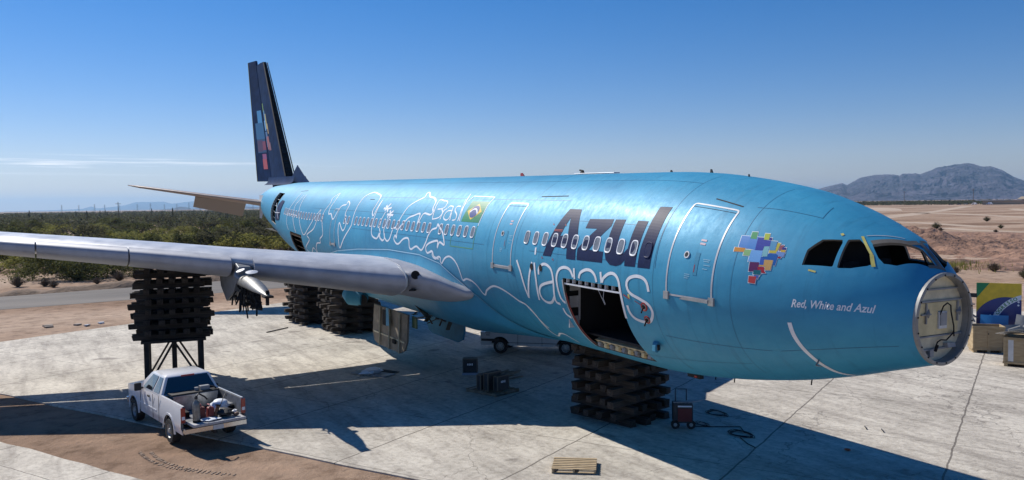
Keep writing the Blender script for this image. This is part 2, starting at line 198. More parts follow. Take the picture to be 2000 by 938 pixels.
BLK=[('#3f7cc0',[(-12.2,33.6),(-12.61,34.9),(-12.65,27.2),(-12.23,27.0)]),('#2f8a50',[(-12.4,37.0),(-12.53,37.6),(-12.58,33.4),(-12.43,32.9)]),('#2b3a95',[(-12.6,34.7),(-12.74,35.4),(-12.76,34.0),(-12.92,34.7),(-12.94,31.2),(-12.82,30.4),(-12.83,28.0),(-12.65,27.2)]),('#a8b53c',[(-12.71,37.9),(-12.82,38.5),(-12.87,34.8),(-12.75,34.1)]),('#302a80',[(-12.85,36.1),(-12.91,36.4),(-12.93,35.0),(-12.86,34.7)]),('#5590b5',[(-12.92,34.5),(-13.06,35.2),(-13.09,29.7),(-12.97,29.0)]),('#b8ac40',[(-13.08,34.4),(-13.15,34.6),(-13.15,31.0),(-13.15,28.3),(-12.98,27.5),(-12.97,28.9),(-13.1,29.7)]),('#90505a',[(-13.16,33.5),(-13.24,34.1),(-13.23,31.0),(-13.17,30.0)]),('#33307a',[(-13.22,32.6),(-13.3,33.0),(-13.31,31.6),(-13.23,31.1)]),('#c0a040',[(-13.21,30.9),(-13.31,31.5),(-13.32,30.0),(-13.22,29.7)]),('#6a8ac0',[(-13.14,29.5),(-13.32,29.9),(-13.32,27.3),(-13.22,27.0),(-13.14,28.1)]),('#8a2030',[(-13.21,26.7),(-13.27,27.0),(-13.27,26.0),(-13.2,25.8)]),('#c08020',[(-12.14,26.5),(-12.41,27.1),(-12.42,24.9),(-12.15,24.1)]),('#80aa70',[(-12.4,26.2),(-12.57,26.9),(-12.57,23.4),(-12.41,23.0)]),('#6aa0d8',[(-12.57,26.8),(-12.83,27.8),(-12.85,24.3),(-12.85,21.2),(-12.57,20.3),(-12.57,23.4)]),('#78b0b8',[(-12.83,30.4),(-12.94,31.1),(-12.97,25.3),(-12.86,24.6),(-12.83,28.0)]),('#1a58a0',[(-12.98,27.2),(-13.2,28.2),(-13.2,21.3),(-13.16,21.3),(-13.13,24.1),(-12.92,23.1),(-12.84,24.2),(-12.97,25.2)]),('#3858a8',[(-12.84,24.2),(-12.92,23.1),(-12.95,20.3),(-12.85,19.9)]),('#c09858',[(-12.94,23.2),(-13.13,24.0),(-13.13,18.2),(-13.0,17.7),(-12.99,19.5),(-12.85,19.0),(-12.85,19.7),(-12.95,20.2)]),('#5a2050',[(-12.62,20.2),(-12.84,21.0),(-12.86,16.2),(-12.64,15.2)]),('#a02028',[(-12.83,18.6),(-12.98,19.2),(-12.99,17.3),(-13.04,16.1),(-12.95,15.7),(-12.92,17.3),(-12.85,16.9)]),('#17606a',[(-12.76,16.4),(-12.93,17.1),(-12.93,14.6),(-12.76,14.1)]),('#4a60a8',[(-12.77,13.7),(-12.91,14.1),(-12.88,12.2),(-12.84,12.5)]),('#b03a30',[(-12.67,12.8),(-12.85,13.3),(-12.84,9.4),(-12.68,9.3)])]
# ---------------------------------------------------------------- ground
def ground_mat():
    m = bpy.data.materials.new('desert_dirt'); m.use_nodes = True; t = m.node_tree; b = t.nodes['Principled BSDF']; b.inputs['Roughness'].default_value = .95; b.inputs['Specular IOR Level'].default_value = .1
    c = t.nodes.new('ShaderNodeTexCoord')
    def N(scale, det, ro=.6, st=(1, 1, 1)):
        mp = t.nodes.new('ShaderNodeMapping'); mp.inputs['Scale'].default_value = st; mp.inputs['Rotation'].default_value = (0, 0, R(28)); t.links.new(c.outputs['Object'], mp.inputs[0])
        n = t.nodes.new('ShaderNodeTexNoise'); n.inputs['Scale'].default_value = scale; n.inputs['Detail'].default_value = det; n.inputs['Roughness'].default_value = ro; t.links.new(mp.outputs[0], n.inputs[0]); return n
    def ramp(n, ps):
        r = t.nodes.new('ShaderNodeValToRGB'); e = r.color_ramp.elements
        e[0].position, e[1].position = ps[0][0], ps[-1][0]; e[0].color = (*ps[0][1], 1); e[1].color = (*ps[-1][1], 1)
        for p_, c_ in ps[1:-1]: q = e.new(p_); q.color = (*c_, 1)
        t.links.new(n.outputs[0], r.inputs[0]); return r
    a = ramp(N(.035, 6, .6, (1, .35, 1)), [(.35, (.21, .135, .09)), (.48, (.34, .235, .165)), (.62, (.46, .345, .26))])
    d = ramp(N(.9, 8, .7), [(.3, (.45, .41, .38)), (.5, (.92, .92, .92)), (.7, (1.15, 1.12, 1.1))])
    mx = t.nodes.new('ShaderNodeMix'); mx.data_type = 'RGBA'; mx.blend_type = 'MULTIPLY'; mx.inputs[0].default_value = 1
    t.links.new(a.outputs[0], mx.inputs[6]); t.links.new(d.outputs[0], mx.inputs[7]); t.links.new(mx.outputs[2], b.inputs['Base Color'])
    n3 = N(3, 8, .7); u = t.nodes.new('ShaderNodeBump'); u.inputs['Distance'].default_value = .12; u.inputs['Strength'].default_value = .8; t.links.new(n3.outputs[0], u.inputs['Height']); t.links.new(u.outputs[0], b.inputs['Normal'])
    return m
DIRT = ground_mat()
def sheet(name, poly, z, m, kind='structure'):
    mb = MB(); mb.add([(x, y, z) for x, y in poly], [tuple(range(len(poly)))]); return tag(mb.build(name, m), kind=kind)
mb = MB(); L = [-60000, -8000, -1500, -300, -60, 0, 60, 300, 1500, 8000, 60000]
mb.add([(x, y, 0) for x in L for y in L], [(i * 11 + j, (i + 1) * 11 + j, (i + 1) * 11 + j + 1, i * 11 + j + 1) for i in range(10) for j in range(10)]); tag(mb.build('ground', DIRT), kind='structure')
# apron frame: n along one joint family normal, m along the other
NA = Vector((.88, .475)); MA = Vector((-.475, .88))
def nm(n, m): return (NA.x * n + MA.x * m, NA.y * n + MA.y * m)
def concrete_mat():
    m = bpy.data.materials.new('concrete'); m.use_nodes = True; t = m.node_tree; b = t.nodes['Principled BSDF']; b.inputs['Roughness'].default_value = .8; b.inputs['Specular IOR Level'].default_value = .35
    c = t.nodes.new('ShaderNodeTexCoord'); mp = t.nodes.new('ShaderNodeMapping'); mp.vector_type = 'POINT'; mp.inputs['Rotation'].default_value = (0, 0, -math.atan2(.475, .88)); t.links.new(c.outputs['Object'], mp.inputs[0])
    sp = t.nodes.new('ShaderNodeSeparateXYZ'); t.links.new(mp.outputs[0], sp.inputs[0])
    wob = t.nodes.new('ShaderNodeTexNoise'); wob.inputs['Scale'].default_value = 1.2; wob.inputs['Detail'].default_value = 6; t.links.new(mp.outputs[0], wob.inputs[0])
    def M(op, a, b_, c_=None):
        q = t.nodes.new('ShaderNodeMath'); q.operation = op
        for i, v in enumerate((a, b_, c_)):
            if v is None: continue
            if isinstance(v, (int, float)): q.inputs[i].default_value = v
            else: t.links.new(v, q.inputs[i])
        return q.outputs[0]
    def joint(o, off, per, wd):
        w_ = M('MULTIPLY', M('SUBTRACT', wob.outputs[0], .5), .12)
        q = M('FRACT', M('DIVIDE', M('ADD', M('SUBTRACT', o, off), w_), per), None); q = M('ABSOLUTE', M('SUBTRACT', q, .5), None)
        d = M('MULTIPLY', M('SUBTRACT', .5, q), per)   # metres from the joint
        return M('LESS_THAN', d, wd)
    j = M('MAXIMUM', joint(sp.outputs[0], 1.35, 4.95, .028), joint(sp.outputs[1], 4.05, 5.1, .016))
    def N(scale, det, ro, src=mp):
        n = t.nodes.new('ShaderNodeTexNoise'); n.inputs['Scale'].default_value = scale; n.inputs['Detail'].default_value = det; n.inputs['Roughness'].default_value = ro; t.links.new(src.outputs[0], n.inputs[0]); return n
    n1, n2 = N(.22, 8, .7), N(5, 6, .75)
    r1 = t.nodes.new('ShaderNodeValToRGB'); e = r1.color_ramp.elements; e[0].position = .32; e[0].color = (.37, .34, .295, 1); e[1].position = .68; e[1].color = (.66, .62, .545, 1); q = e.new(.5); q.color = (.53, .49, .43, 1); t.links.new(n1.outputs[0], r1.inputs[0])
    r2 = t.nodes.new('ShaderNodeValToRGB'); e = r2.color_ramp.elements; e[0].position = .3; e[0].color = (.62, .6, .58, 1); e[1].position = .55; e[1].color = (1, 1, 1, 1); t.links.new(n2.outputs[0], r2.inputs[0])
    mx = t.nodes.new('ShaderNodeMix'); mx.data_type = 'RGBA'; mx.blend_type = 'MULTIPLY'; mx.inputs[0].default_value = 1; t.links.new(r1.outputs[0], mx.inputs[6]); t.links.new(r2.outputs[0], mx.inputs[7])
    # oil stains
    n4 = N(.55, 4, .5); r4 = t.nodes.new('ShaderNodeMapRange'); r4.inputs[1].default_value = .635; r4.inputs[2].default_value = .70; t.links.new(n4.outputs[0], r4.inputs[0])
    m4 = t.nodes.new('ShaderNodeMix'); m4.data_type = 'RGBA'; m4.inputs[7].default_value = (.12, .10, .085, 1); ms_ = t.nodes.new('ShaderNodeMapping'); ms_.inputs['Scale'].default_value = (.25, 1.6, 1); ms_.inputs['Rotation'].default_value = (0, 0, R(35)); t.links.new(c.outputs['Object'], ms_.inputs[0]); n7 = N(.9, 7, .7, ms_); r7 = t.nodes.new('ShaderNodeValToRGB'); e = r7.color_ramp.elements; e[0].position = .36; e[0].color = (.72, .70, .68, 1); e[1].position = .55; e[1].color = (1.04, 1.03, 1.0, 1); t.links.new(n7.outputs[0], r7.inputs[0])
    m7 = t.nodes.new('ShaderNodeMix'); m7.data_type = 'RGBA'; m7.blend_type = 'MULTIPLY'; m7.inputs[0].default_value = 1; t.links.new(mx.outputs[2], m7.inputs[6]); t.links.new(r7.outputs[0], m7.inputs[7])
    vo = t.nodes.new('ShaderNodeTexVoronoi'); vo.feature = 'DISTANCE_TO_EDGE'; vo.inputs['Scale'].default_value = .16; wv = t.nodes.new('ShaderNodeVectorMath'); wv.operation = 'ADD'; sc2 = t.nodes.new('ShaderNodeVectorMath'); sc2.operation = 'SCALE'; sc2.inputs['Scale'].default_value = .9; t.links.new(wob.outputs['Color'], sc2.inputs[0]); t.links.new(mp.outputs[0], wv.inputs[0]); t.links.new(sc2.outputs[0], wv.inputs[1]); t.links.new(wv.outputs[0], vo.inputs['Vector'])
    crk = M('MULTIPLY', M('LESS_THAN', vo.outputs['Distance'], .0022), .55); mc = t.nodes.new('ShaderNodeMix'); mc.data_type = 'RGBA'; mc.inputs[7].default_value = (.16, .14, .12, 1); t.links.new(crk, mc.inputs[0]); t.links.new(m7.outputs[2], mc.inputs[6])
    t.links.new(M('MULTIPLY', r4.outputs[0], .55), m4.inputs[0]); t.links.new(mc.outputs[2], m4.inputs[6])
    m5 = t.nodes.new('ShaderNodeMix'); m5.data_type = 'RGBA'; m5.inputs[7].default_value = (.10, .085, .07, 1); t.links.new(M('MULTIPLY', j, .8), m5.inputs[0]); t.links.new(m4.outputs[2], m5.inputs[6]); t.links.new(m5.outputs[2], b.inputs['Base Color'])
    u = t.nodes.new('ShaderNodeBump'); u.inputs['Distance'].default_value = .035; u.inputs['Strength'].default_value = .8; t.links.new(n2.outputs[0], u.inputs['Height']); t.links.new(u.outputs[0], b.inputs['Normal'])
    return m
CONC = concrete_mat()
def slab(name, n0, n1, m0, m1, z=.045):
    # a thin slab with slightly broken edges
    mb = MB(); pts = []
    def edge(a, b, k):
        for i in range(k):
            t = i / k; n = a[0] + (b[0] - a[0]) * t; m = a[1] + (b[1] - a[1]) * t; w = noise.noise(Vector((n * .8, m * .8, 3))) * .12
            pts.append(nm(n + w, m + w))
    c = [(n0, m0), (n1, m0), (n1, m1), (n0, m1)]
    for i in range(4): edge(c[i], c[(i + 1) % 4], 60)
    k = len(pts); mb.add([(x, y, z) for x, y in pts] + [(x, y, -.05) for x, y in pts], [tuple(range(k))] + [(i, i + k, (i + 1) % k + k, (i + 1) % k) for i in range(k)])
    return tag(mb.build(name, CONC), kind='structure')
slab('apron', -75, 33.4, -36, 9.3); slab('apron_strip', -40, 22, 12.95, 40, .04)
# packed grey road across the far left, its dark berm
GRAVEL = mat('gravel_road', (.10, .09, .08), .9, col2=(.17, .15, .13), vscale=.25, stretch=(1, .25, 1), bump=.03, bscale=6)
rd = [(52, 55), (49, 30), (46.5, 18.4), (49, 3), (52, -12), (58, -40), (66, -75)]; rf = [(64, 55), (60.5, 30), (57.5, 18.7), (60.5, 5), (63, -9), (69, -38), (77, -75)]
mb = MB(); k = len(rd); mb.add([(x, y, .012) for x, y in rd] + [(x, y, .012) for x, y in rf], [(i, i + 1, i + 1 + k, i + k) for i in range(k - 1)]); tag(mb.build('gravel_road', GRAVEL), kind='structure')
SOIL = mat('loose_soil', (.13, .085, .055), .95, col2=(.24, .165, .11), vscale=.8, bump=.12, bscale=2.2)
def lump_ridge(name, pts, hgt, wid, seed, m):
    mb = MB(); rs = []
    for i in range(len(pts) - 1):
        a, b = Vector(pts[i]), Vector(pts[i + 1]); n = max(2, int((b - a).length / 1.0))
        for j in range(n):
            q = a.lerp(b, j / n); d = (b - a).normalized(); s = Vector((-d.y, d.x)); ring = []
            for u in range(-4, 5):
                v = q + s * (u / 4 * wid); h = hgt * max(0, math.cos(u / 4 * math.pi / 2)) * (1 + .9 * noise.noise(Vector((v.x * .5, v.y * .5, seed))))
                ring.append((v.x, v.y, h - .05))
            rs.append(ring)
    mb.rings(rs, caps=False, closed=False); return tag(mb.build(name, m, smooth=True, angle=180), kind='structure')
lump_ridge('roadside_berm', [(x + 1.2, y) for x, y in rf], .45, 1.3, 1, SOIL)
# tan vehicle tracks on the flats to the right
TRACK = mat('pale_track', (.38, .285, .205), .95, col2=(.48, .375, .28), vscale=.05, stretch=(.3, 1, 1))
def track(pts, wd, z):
    mb = MB(); vs = []
    for i, p_ in enumerate(pts):
        a = Vector(pts[max(i - 1, 0)]); b = Vector(pts[min(i + 1, len(pts) - 1)]); d = (b - a).normalized(); s = Vector((-d.y, d.x)) * wd / 2 * (1 + .3 * math.sin(i * 2.3)); q = Vector(p_)
        vs += [(q.x + s.x, q.y + s.y, z), (q.x - s.x, q.y - s.y, z)]
    mb.add(vs, [(2 * i, 2 * i + 1, 2 * i + 3, 2 * i + 2) for i in range(len(pts) - 1)]); return tag(mb.build('dirt_track', TRACK), kind='structure')
for pts, wd in (([(184, -262), (219, -329), (281, -449), (456, -762)], 9), ([(258, -396), (219, -371), (174, -329), (133, -291), (90, -250)], 8), ([(190, -262), (174, -247), (154, -232), (134, -220), (100, -195)], 5),
                ([(130, -176), (110, -176), (102, -181), (89, -172), (67, -164), (40, -160)], 4.5), ([(126, -238), (116, -237), (102, -231), (80, -222)], 3), ([(45, -73), (33, -75), (30, -76), (26, -76), (20, -74), (0, -70)], 1.6), ([(640, -760), (480, -650), (395, -560), (330, -460)], 26), ([(300, -560), (240, -470), (180, -420), (90, -380)], 7)):
    track(pts, wd, .02)
# churned soil heaps beyond the apron on the right
def heaps():
    mb = MB(); rs = []; n = 150
    for i in range(n):
        dist = 96 * (230 / 96) ** (i / (n - 1)); ring = []
        for j in range(201):
            az = R(-38 - 30 * j / 200); x, y = CAM.x + dist * math.cos(az), CAM.y + dist * math.sin(az)
            q = Vector((x, y, 0)); e = math.exp(-((dist - 150) / 34) ** 2) * 1.0 + .25 * math.exp(-((dist - 112) / 12) ** 2)
            big = max(0, noise.noise(q * .035 + Vector((5, 1, 0))) + .28) * 2.9; med = abs(noise.noise(q * .11)) * 2.6; sm = noise.noise(q * .4) * .9 + noise.noise(q * 1.1) * .4
            edge = min(1, j / 14, (200 - j) / 14, i / 8, (n - 1 - i) / 8)
            ring.append((x, y, (big + med * (.3 + big * .35) + sm) * e * edge - .12))
        rs.append(ring)
    mb.rings(rs, caps=False, closed=False); return tag(mb.build('soil_mounds', HEAP, smooth=True, angle=180), kind='structure')
HEAP = mat('red_soil', (.15, .082, .053), .95, col2=(.34, .20, .135), vscale=.22, bump=.6, bscale=1.2)
heaps()
# ---------------------------------------------------------------- mountains
def rock_mat(name, a, b):
    m = mat(name, a, .95, col2=b, vscale=.003, bump=260, bscale=.004); return m
def range_(name, prof, D, depth, seed, m, rough=.28, n=260, rows=46, ell=1.0):
    azs = [q[0] for q in prof]; a0, a1 = azs[0], azs[-1]
    def env(az):
        for i in range(len(prof) - 1):
            if (prof[i][0] - az) * (prof[i + 1][0] - az) <= 0: t = (az - prof[i][0]) / (prof[i + 1][0] - prof[i][0]); return prof[i][1] * (1 - t) + prof[i + 1][1] * t
        return 0
    mb = MB(); rs = []
    for i in range(rows):
        u = i / (rows - 1) * 1.35       # 0 foot, 1 ridge, >1 the far side
        dist = D - depth * (1 - u); ring = []
        for j in range(n + 1):
            az = a0 + (a1 - a0) * j / n; H = (env(az)) * D; x, y = CAM.x + dist * math.cos(R(az)), CAM.y + dist * math.sin(R(az))
            k = u if u <= 1 else max(0, 1 - (u - 1) * 3); q = Vector((x, y, seed * 1000)) / D * 14
            rid = 1 - abs(noise.noise(q * 1.6)) * 2; rid2 = 1 - abs(noise.noise(q * 4 + Vector((3, 3, 3)))) * 2; rid3 = 1 - abs(noise.noise(q * 9)) * 2 + .7 * (1 - abs(noise.noise(q * 22)) * 2)
            f = k ** 1.25 * (1 - rough * (1 - k) * 2.2 * (1 - (rid * .55 + rid2 * .35 + rid3 * .22)))
            h = H * max(0, f) + CAM.z * k + H * .012 * rid3 * k
            ring.append((x, y, h - 3))
        rs.append(ring)
    mb.rings(rs, caps=False, closed=False); return tag(mb.build(name, m, smooth=True, angle=180), kind='structure')
ROCK = rock_mat('mountain_rock', (.012, .013, .028), (.085, .074, .105))
RP = [(-44, .001), (-46.67, .0043), (-47.94, .0074), (-49.56, .0121), (-50.17, .0153), (-51.18, .0195), (-51.45, .0171), (-52.23, .0247), (-53.11, .0277), (-54.14, .0277), (-54.48, .0259), (-54.63, .0281), (-55.37, .0282), (-55.65, .027), (-56.54, .0336), (-57.37, .0359), (-58.05, .0376), (-58.45, .0368), (-58.93, .0333), (-59.38, .0336), (-59.91, .0301), (-60.56, .0219), (-61.08, .018), (-62.58, .0102), (-64.52, .0044), (-67, .001)]
range_('mountain', RP, 9000, 2800, 3, ROCK, .52, 560, 110)
LP = [(1.5, .0002), (.67, .0004), (-.65, .0006), (-2.55, .0017), (-3.06, .0043), (-3.39, .0021), (-4.82, .0045), (-5.55, .0082), (-7.17, .0085), (-7.62, .0061), (-8.37, .0077), (-9.6, .0097), (-10.84, .0078), (-12.1, .0046), (-13.37, .0024), (-18, .0006)]
range_('far_mountain_range', LP, 26000, 5000, 5, ROCK, .2, 220, 24)
range_('low_hills', [(-6.9, 0), (-7.3, .0004), (-7.75, .0014), (-8.12, .0030), (-8.48, .0024), (-8.84, .0005), (-9.34, .0016), (-9.74, .0026), (-10.05, .0014), (-10.36, .0002), (-11.3, .0017), (-12.09, .0026), (-12.73, .0013), (-14.02, .002), (-16, 0)], 9500, 900, 8, ROCK, .2, 200, 20)
# ---------------------------------------------------------------- vegetation
def leafmat(name, a, b):
    m = mat(name, a, .7, col2=b, vscale=.7, spec=.1); t = m.node_tree; p_ = t.nodes['Principled BSDF']; tr_ = t.nodes.new('ShaderNodeBsdfTranslucent'); mx_ = t.nodes.new('ShaderNodeMixShader'); mx_.inputs[0].default_value = .42
    src = p_.inputs['Base Color'].links[0].from_socket; t.links.new(src, tr_.inputs[0]); t.links.new(p_.outputs[0], mx_.inputs[1]); t.links.new(tr_.outputs[0], mx_.inputs[2]); t.links.new(mx_.outputs[0], t.nodes['Material Output'].inputs[0])
    return m
LEAF = [leafmat('mesquite_leaf', (.06, .068, .025), (.13, .135, .045)), leafmat('palo_verde_leaf', (.15, .15, .036), (.28, .27, .08)), leafmat('dull_leaf', (.06, .06, .033), (.12, .11, .058))]
TWIG = mat('dry_twig', (.09, .065, .045), .9, col2=(.17, .13, .09)); BARK = mat('bark', (.05, .038, .028), .95, var=.3, bump=.02)
def leafcloud(mb, c, rad, n, size):
    for _ in range(n):
        d = Vector((random.gauss(0, 1), random.gauss(0, 1), random.gauss(0, 1))).normalized() * random.random() ** .4; p_ = Vector(c) + Vector((d.x * rad[0], d.y * rad[1], d.z * rad[2]))
        a = Vector((random.gauss(0, 1), random.gauss(0, 1), random.gauss(0, .6))).normalized(); b = a.cross(Vector((random.gauss(0, 1), random.gauss(0, 1), random.gauss(0, 1)))).normalized(); s = size * random.uniform(.5, 1.3)
        mb.add([p_ - a * s, p_ - b * s * .35, p_ + a * s, p_ + b * s * .35], [(0, 1, 2, 3)])
def make_tree(k, h, wdt, mt, n=2600, skirt=0):
    t = empty('desert_tree'); tr = MB(); cr = MB(); tips = []
    for i in range(random.randint(3, 5)):
        az = random.uniform(0, 6.28); ln = random.uniform(.35, .6) * h; lean = random.uniform(.3, .9); p0 = Vector((random.uniform(-.15, .15), random.uniform(-.15, .15), -.1))
        p1 = p0 + Vector((math.cos(az) * lean * .5, math.sin(az) * lean * .5, ln * .5)); p2 = p1 + Vector((math.cos(az) * lean, math.sin(az) * lean, ln * .5)); tr.tube([p0, p1, p2], [.14, .10, .06], 6)
        for j in range(4):
            a2 = az + random.uniform(-1.2, 1.2); p3 = p2 + Vector((math.cos(a2), math.sin(a2), random.uniform(.1, .7))) * random.uniform(.2, .42) * wdt; tr.tube([p2, (p2 + p3) / 2 + Vector((0, 0, .15)), p3], [.05, .035, .015], 5); tips.append(p3)
    for _ in range(skirt): a_ = random.uniform(0, 6.28); q_ = random.uniform(.15, .5) * wdt; tips.append(Vector((math.cos(a_) * q_, math.sin(a_) * q_, random.uniform(.1, .42) * h)))
    lumps = tips + [Vector((random.gauss(0, .26) * wdt, random.gauss(0, .26) * wdt, random.uniform(.15, .8) * h)) for _ in range(24)]
    for q in lumps:
        r_ = random.uniform(.09, .18) * wdt; e = 1 - min(1, (math.hypot(q.x, q.y) / (wdt * .62)) ** 2) * .6; z = min(q.z, h * e * .9)
        leafcloud(cr, (q.x, q.y, max(.35, z)), (r_, r_, r_ * .62), n // len(lumps), .17)
    cr.build('crown', mt, t); tr.build('trunk', BARK, t, smooth=True); return t
def make_bush(mt, h, wdt, n=260):
    mb = MB()
    for i in range(n):
        az = random.uniform(0, 6.28); s = random.random() ** .5; p0 = Vector((0, 0, -.03)); p1 = Vector((math.cos(az) * s * wdt / 2, math.sin(az) * s * wdt / 2, h * (1 - .5 * s * s) * random.uniform(.6, 1.05))); n_ = Vector((-math.sin(az), math.cos(az), 0)) * .022
        mb.add([p0 - n_, p0 + n_, p1 + n_ * .3, p1 - n_ * .3], [(0, 1, 2, 3)]); q = p0.lerp(p1, random.uniform(.5, 1)); leafcloud(mb, q, (.08, .08, .08), 2, .05)
    return mb.build('dry_bush', mt)
def polar(az, d): return CAM.x + d * math.cos(R(az)), CAM.y + d * math.sin(R(az))
protos = [make_tree(i, h, wd, LEAF[k], 3000) for i, (h, wd, k) in enumerate(((3.6, 5.5, 0), (3.0, 5.0, 1), (4.2, 6.2, 0), (2.6, 4.2, 2), (3.4, 6.0, 1), (3.8, 5, 2)))]
lab = [('dark green mesquite tree in the scrub beyond the gravel road', 'dark mesquites beyond the road'), ('yellow-green palo verde tree in the scrub beyond the gravel road', 'yellow-green trees beyond the road'), ('dull grey-green desert tree in the scrub beyond the gravel road', 'grey-green trees beyond the road')]
kinds = [0, 1, 0, 2, 1, 2]; used = [False] * 6; placed = []
def put_tree(k, x, y, s, label=None, group=None):
    o = copy_tree(protos[k]) if used[k] else protos[k]; used[k] = True; o.location = (x, y, 0); o.rotation_euler = (0, 0, random.uniform(0, 6.28)); o.scale = (s, s, s * random.uniform(.85, 1.1)); l, g = lab[kinds[k]]
    dd = math.hypot(x - CAM.x, y - CAM.y); aa = math.degrees(math.atan2(y - CAM.y, x - CAM.x)); w1 = 'nearest rows' if dd < 170 else ('middle rows' if dd < 270 else 'farthest rows'); w2 = 'left of the wing stand' if aa > -6.5 else ('between the wing stand and the tail' if aa > -13 else 'behind the aircraft')
    l = l.split(' in the')[0] + ', ' + w1 + ' beyond the road, ' + w2; g = l
    tag(o, label or l, 'tree', group if label else g); placed.append((x, y)); return o
big = make_tree(9, 4.0, 12, LEAF[0], 15000, 46); big.location = (76, 12, 0); tag(big, 'large wide mesquite with bare dark limbs under the wing, just past the gravel road', 'tree')
big2 = make_tree(10, 3.2, 7, LEAF[2], 6500, 22); big2.location = (77, 3.5, 0); tag(big2, 'low shadowy mesquite right of the wide one, seen under the wing', 'tree')
cnt = 0
while cnt < 135:
    az = random.uniform(-23, 5); d = random.choice((random.uniform(104, 170), random.uniform(104, 210), random.uniform(150, 300), random.uniform(230, 400))); x, y = polar(az, d)
    if noise.noise(Vector((x, y, 0)) * .02) < -.12 or any((x - a) ** 2 + (y - b) ** 2 < (2.6 + d * .008) ** 2 for a, b in placed): continue
    put_tree(random.randrange(6), x, y, random.uniform(.9, 1.5)); cnt += 1
bush = [make_bush(TWIG, .8, 1.3), make_bush(TWIG, .55, .9, 180), make_bush(LEAF[2], .9, 1.4)]; bu = [False] * 3
bl = ['twiggy brown desert bush on the dirt beyond the gravel road', 'twiggy brown desert bush on the dirt beyond the gravel road', 'greyish green low bush on the dirt beyond the gravel road']
bpos = [(67.5, 17.6), (66.5, 15.3), (71, 12.4), (68.5, 8.6), (64.6, 14.6), (66, 6.5), (69, 4.8), (72, 2), (73, -1.5), (66, 10.8), (70, -4), (68, -9)] + [polar(random.uniform(-24, 3), random.uniform(96, 150)) for _ in range(50)]
for i, (x, y) in enumerate(bpos):
    k = i % 3; o = bush[k].copy() if bu[k] else bush[k]
    if bu[k]: C.objects.link(o)
    bu[k] = True; o.location = (x, y, 0); s = random.uniform(.7, 1.5); o.scale = (s, s, s); o.rotation_euler = (0, 0, random.uniform(0, 6)); tag(o, bl[k], 'bush', 'brown twiggy bushes' if k < 2 else 'grey-green low bushes')
for i in range(26):   # shrubs among the soil heaps and flats on the right
    az = random.uniform(-62, -44); x, y = polar(az, random.choice((random.uniform(84, 100), random.uniform(200, 330)))); o = bush[2].copy() if i % 2 else bush[0].copy(); C.objects.link(o); o.location = (x, y, 0); s = random.uniform(.8, 1.6) * (1.5 if y < -170 else 1); o.scale = (s, s, s)
    tag(o, 'low shrub on the bare flats right of the aircraft nose', 'bush', 'shrubs on the flats to the right')
# grass along the foot of the heaps
mb = MB()
for _ in range(2600):
    x, y = polar(random.gauss(-55.6, 1.7), random.gauss(101, 2.2)); s = random.uniform(.35, .8); a = random.uniform(0, 3.14); mb.add([(x - .05 * math.cos(a), y - .05 * math.sin(a), 0), (x + .05 * math.cos(a), y + .05 * math.sin(a), 0), (x + random.uniform(-.2, .2), y + random.uniform(-.2, .2), s)], [(0, 1, 2)])
tag(mb.build('grass', LEAF[1]), 'pale green grass strip in front of the soil heaps', 'grass', kind='stuff')
# the far scrub that reads as one mass
SCR = [leafmat('far_scrub_dark', (.045, .046, .026), (.10, .096, .05)), leafmat('far_scrub_olive', (.07, .08, .035), (.12, .125, .055))]
def scrub(name, areas, label):
    mb = MB()
    for az0, az1, d0, d1, n, sz in areas:
        for _ in range(n):
            az = random.uniform(az0, az1); d = d0 * (d1 / d0) ** random.random(); x, y = polar(az, d)
            h = sz * random.uniform(.6, 1.2); q = 26
            for _ in range(q):
                a = random.uniform(0, 6.28); r_ = random.random() ** .5 * h * .9; z = random.uniform(0, h) * (1 - .4 * r_ / h); s = h * random.uniform(.07, .17); v = Vector((random.gauss(0, 1), random.gauss(0, 1), random.gauss(0, 1))).normalized() * s; u = v.cross(Vector((random.gauss(0, 1), random.gauss(0, 1), random.gauss(0, 1)))).normalized() * s * .8; c = Vector((x + math.cos(a) * r_, y + math.sin(a) * r_, z + s * .4)); mb.add([c - v, c - u, c + v, c + u], [(0, 1, 2, 3)], random.choice((0, 0, 1, 2)))
    return tag(mb.build(name, [SCR[0], SCR[0], SCR[1]]), label, 'scrub', kind='stuff')
scrub('scrubland', [(-26, 7, 330, 800, 3600, 3.6), (-26, 7, 700, 2800, 5200, 4.6), (-26, 7, 130, 330, 300, .9)], 'dark green desert scrub running to the horizon on the left')
scrub('scrub_belt', [(-70, -40, 1150, 1900, 3800, 5.2)], 'dark band of scrub at the foot of the mountain on the right')
# saguaros
sg = empty('saguaro_cactus'); mb = MB(); mb.tube([(0, 0, -.2), (0, 0, 3), (0, 0, 6.6), (0, 0, 7.4)], [.3, .38, .34, .12], 10); mb.build('stem', LEAF[2], sg, smooth=True)
mb = MB(); mb.tube([(.2, 0, 3), (1.0, 0, 3.2), (1.2, 0, 4), (1.2, 0, 5.6)], [.2, .22, .22, .1], 8); mb.build('arm', LEAF[2], sg, smooth=True)
for i in range(34):
    o = copy_tree(sg) if i else sg; d = random.uniform(420, 900); az = random.uniform(-14, 1.6); x, y = polar(az, d); o.location = (x, y, 0); o.rotation_euler = (0, 0, random.uniform(0, 6)); s = random.uniform(.6, 1.15); o.scale = (s * .8, s * .8, s)
    tag(o, 'tall dark saguaro standing out of the far scrub on the left', 'cactus', 'saguaros in the far scrub')
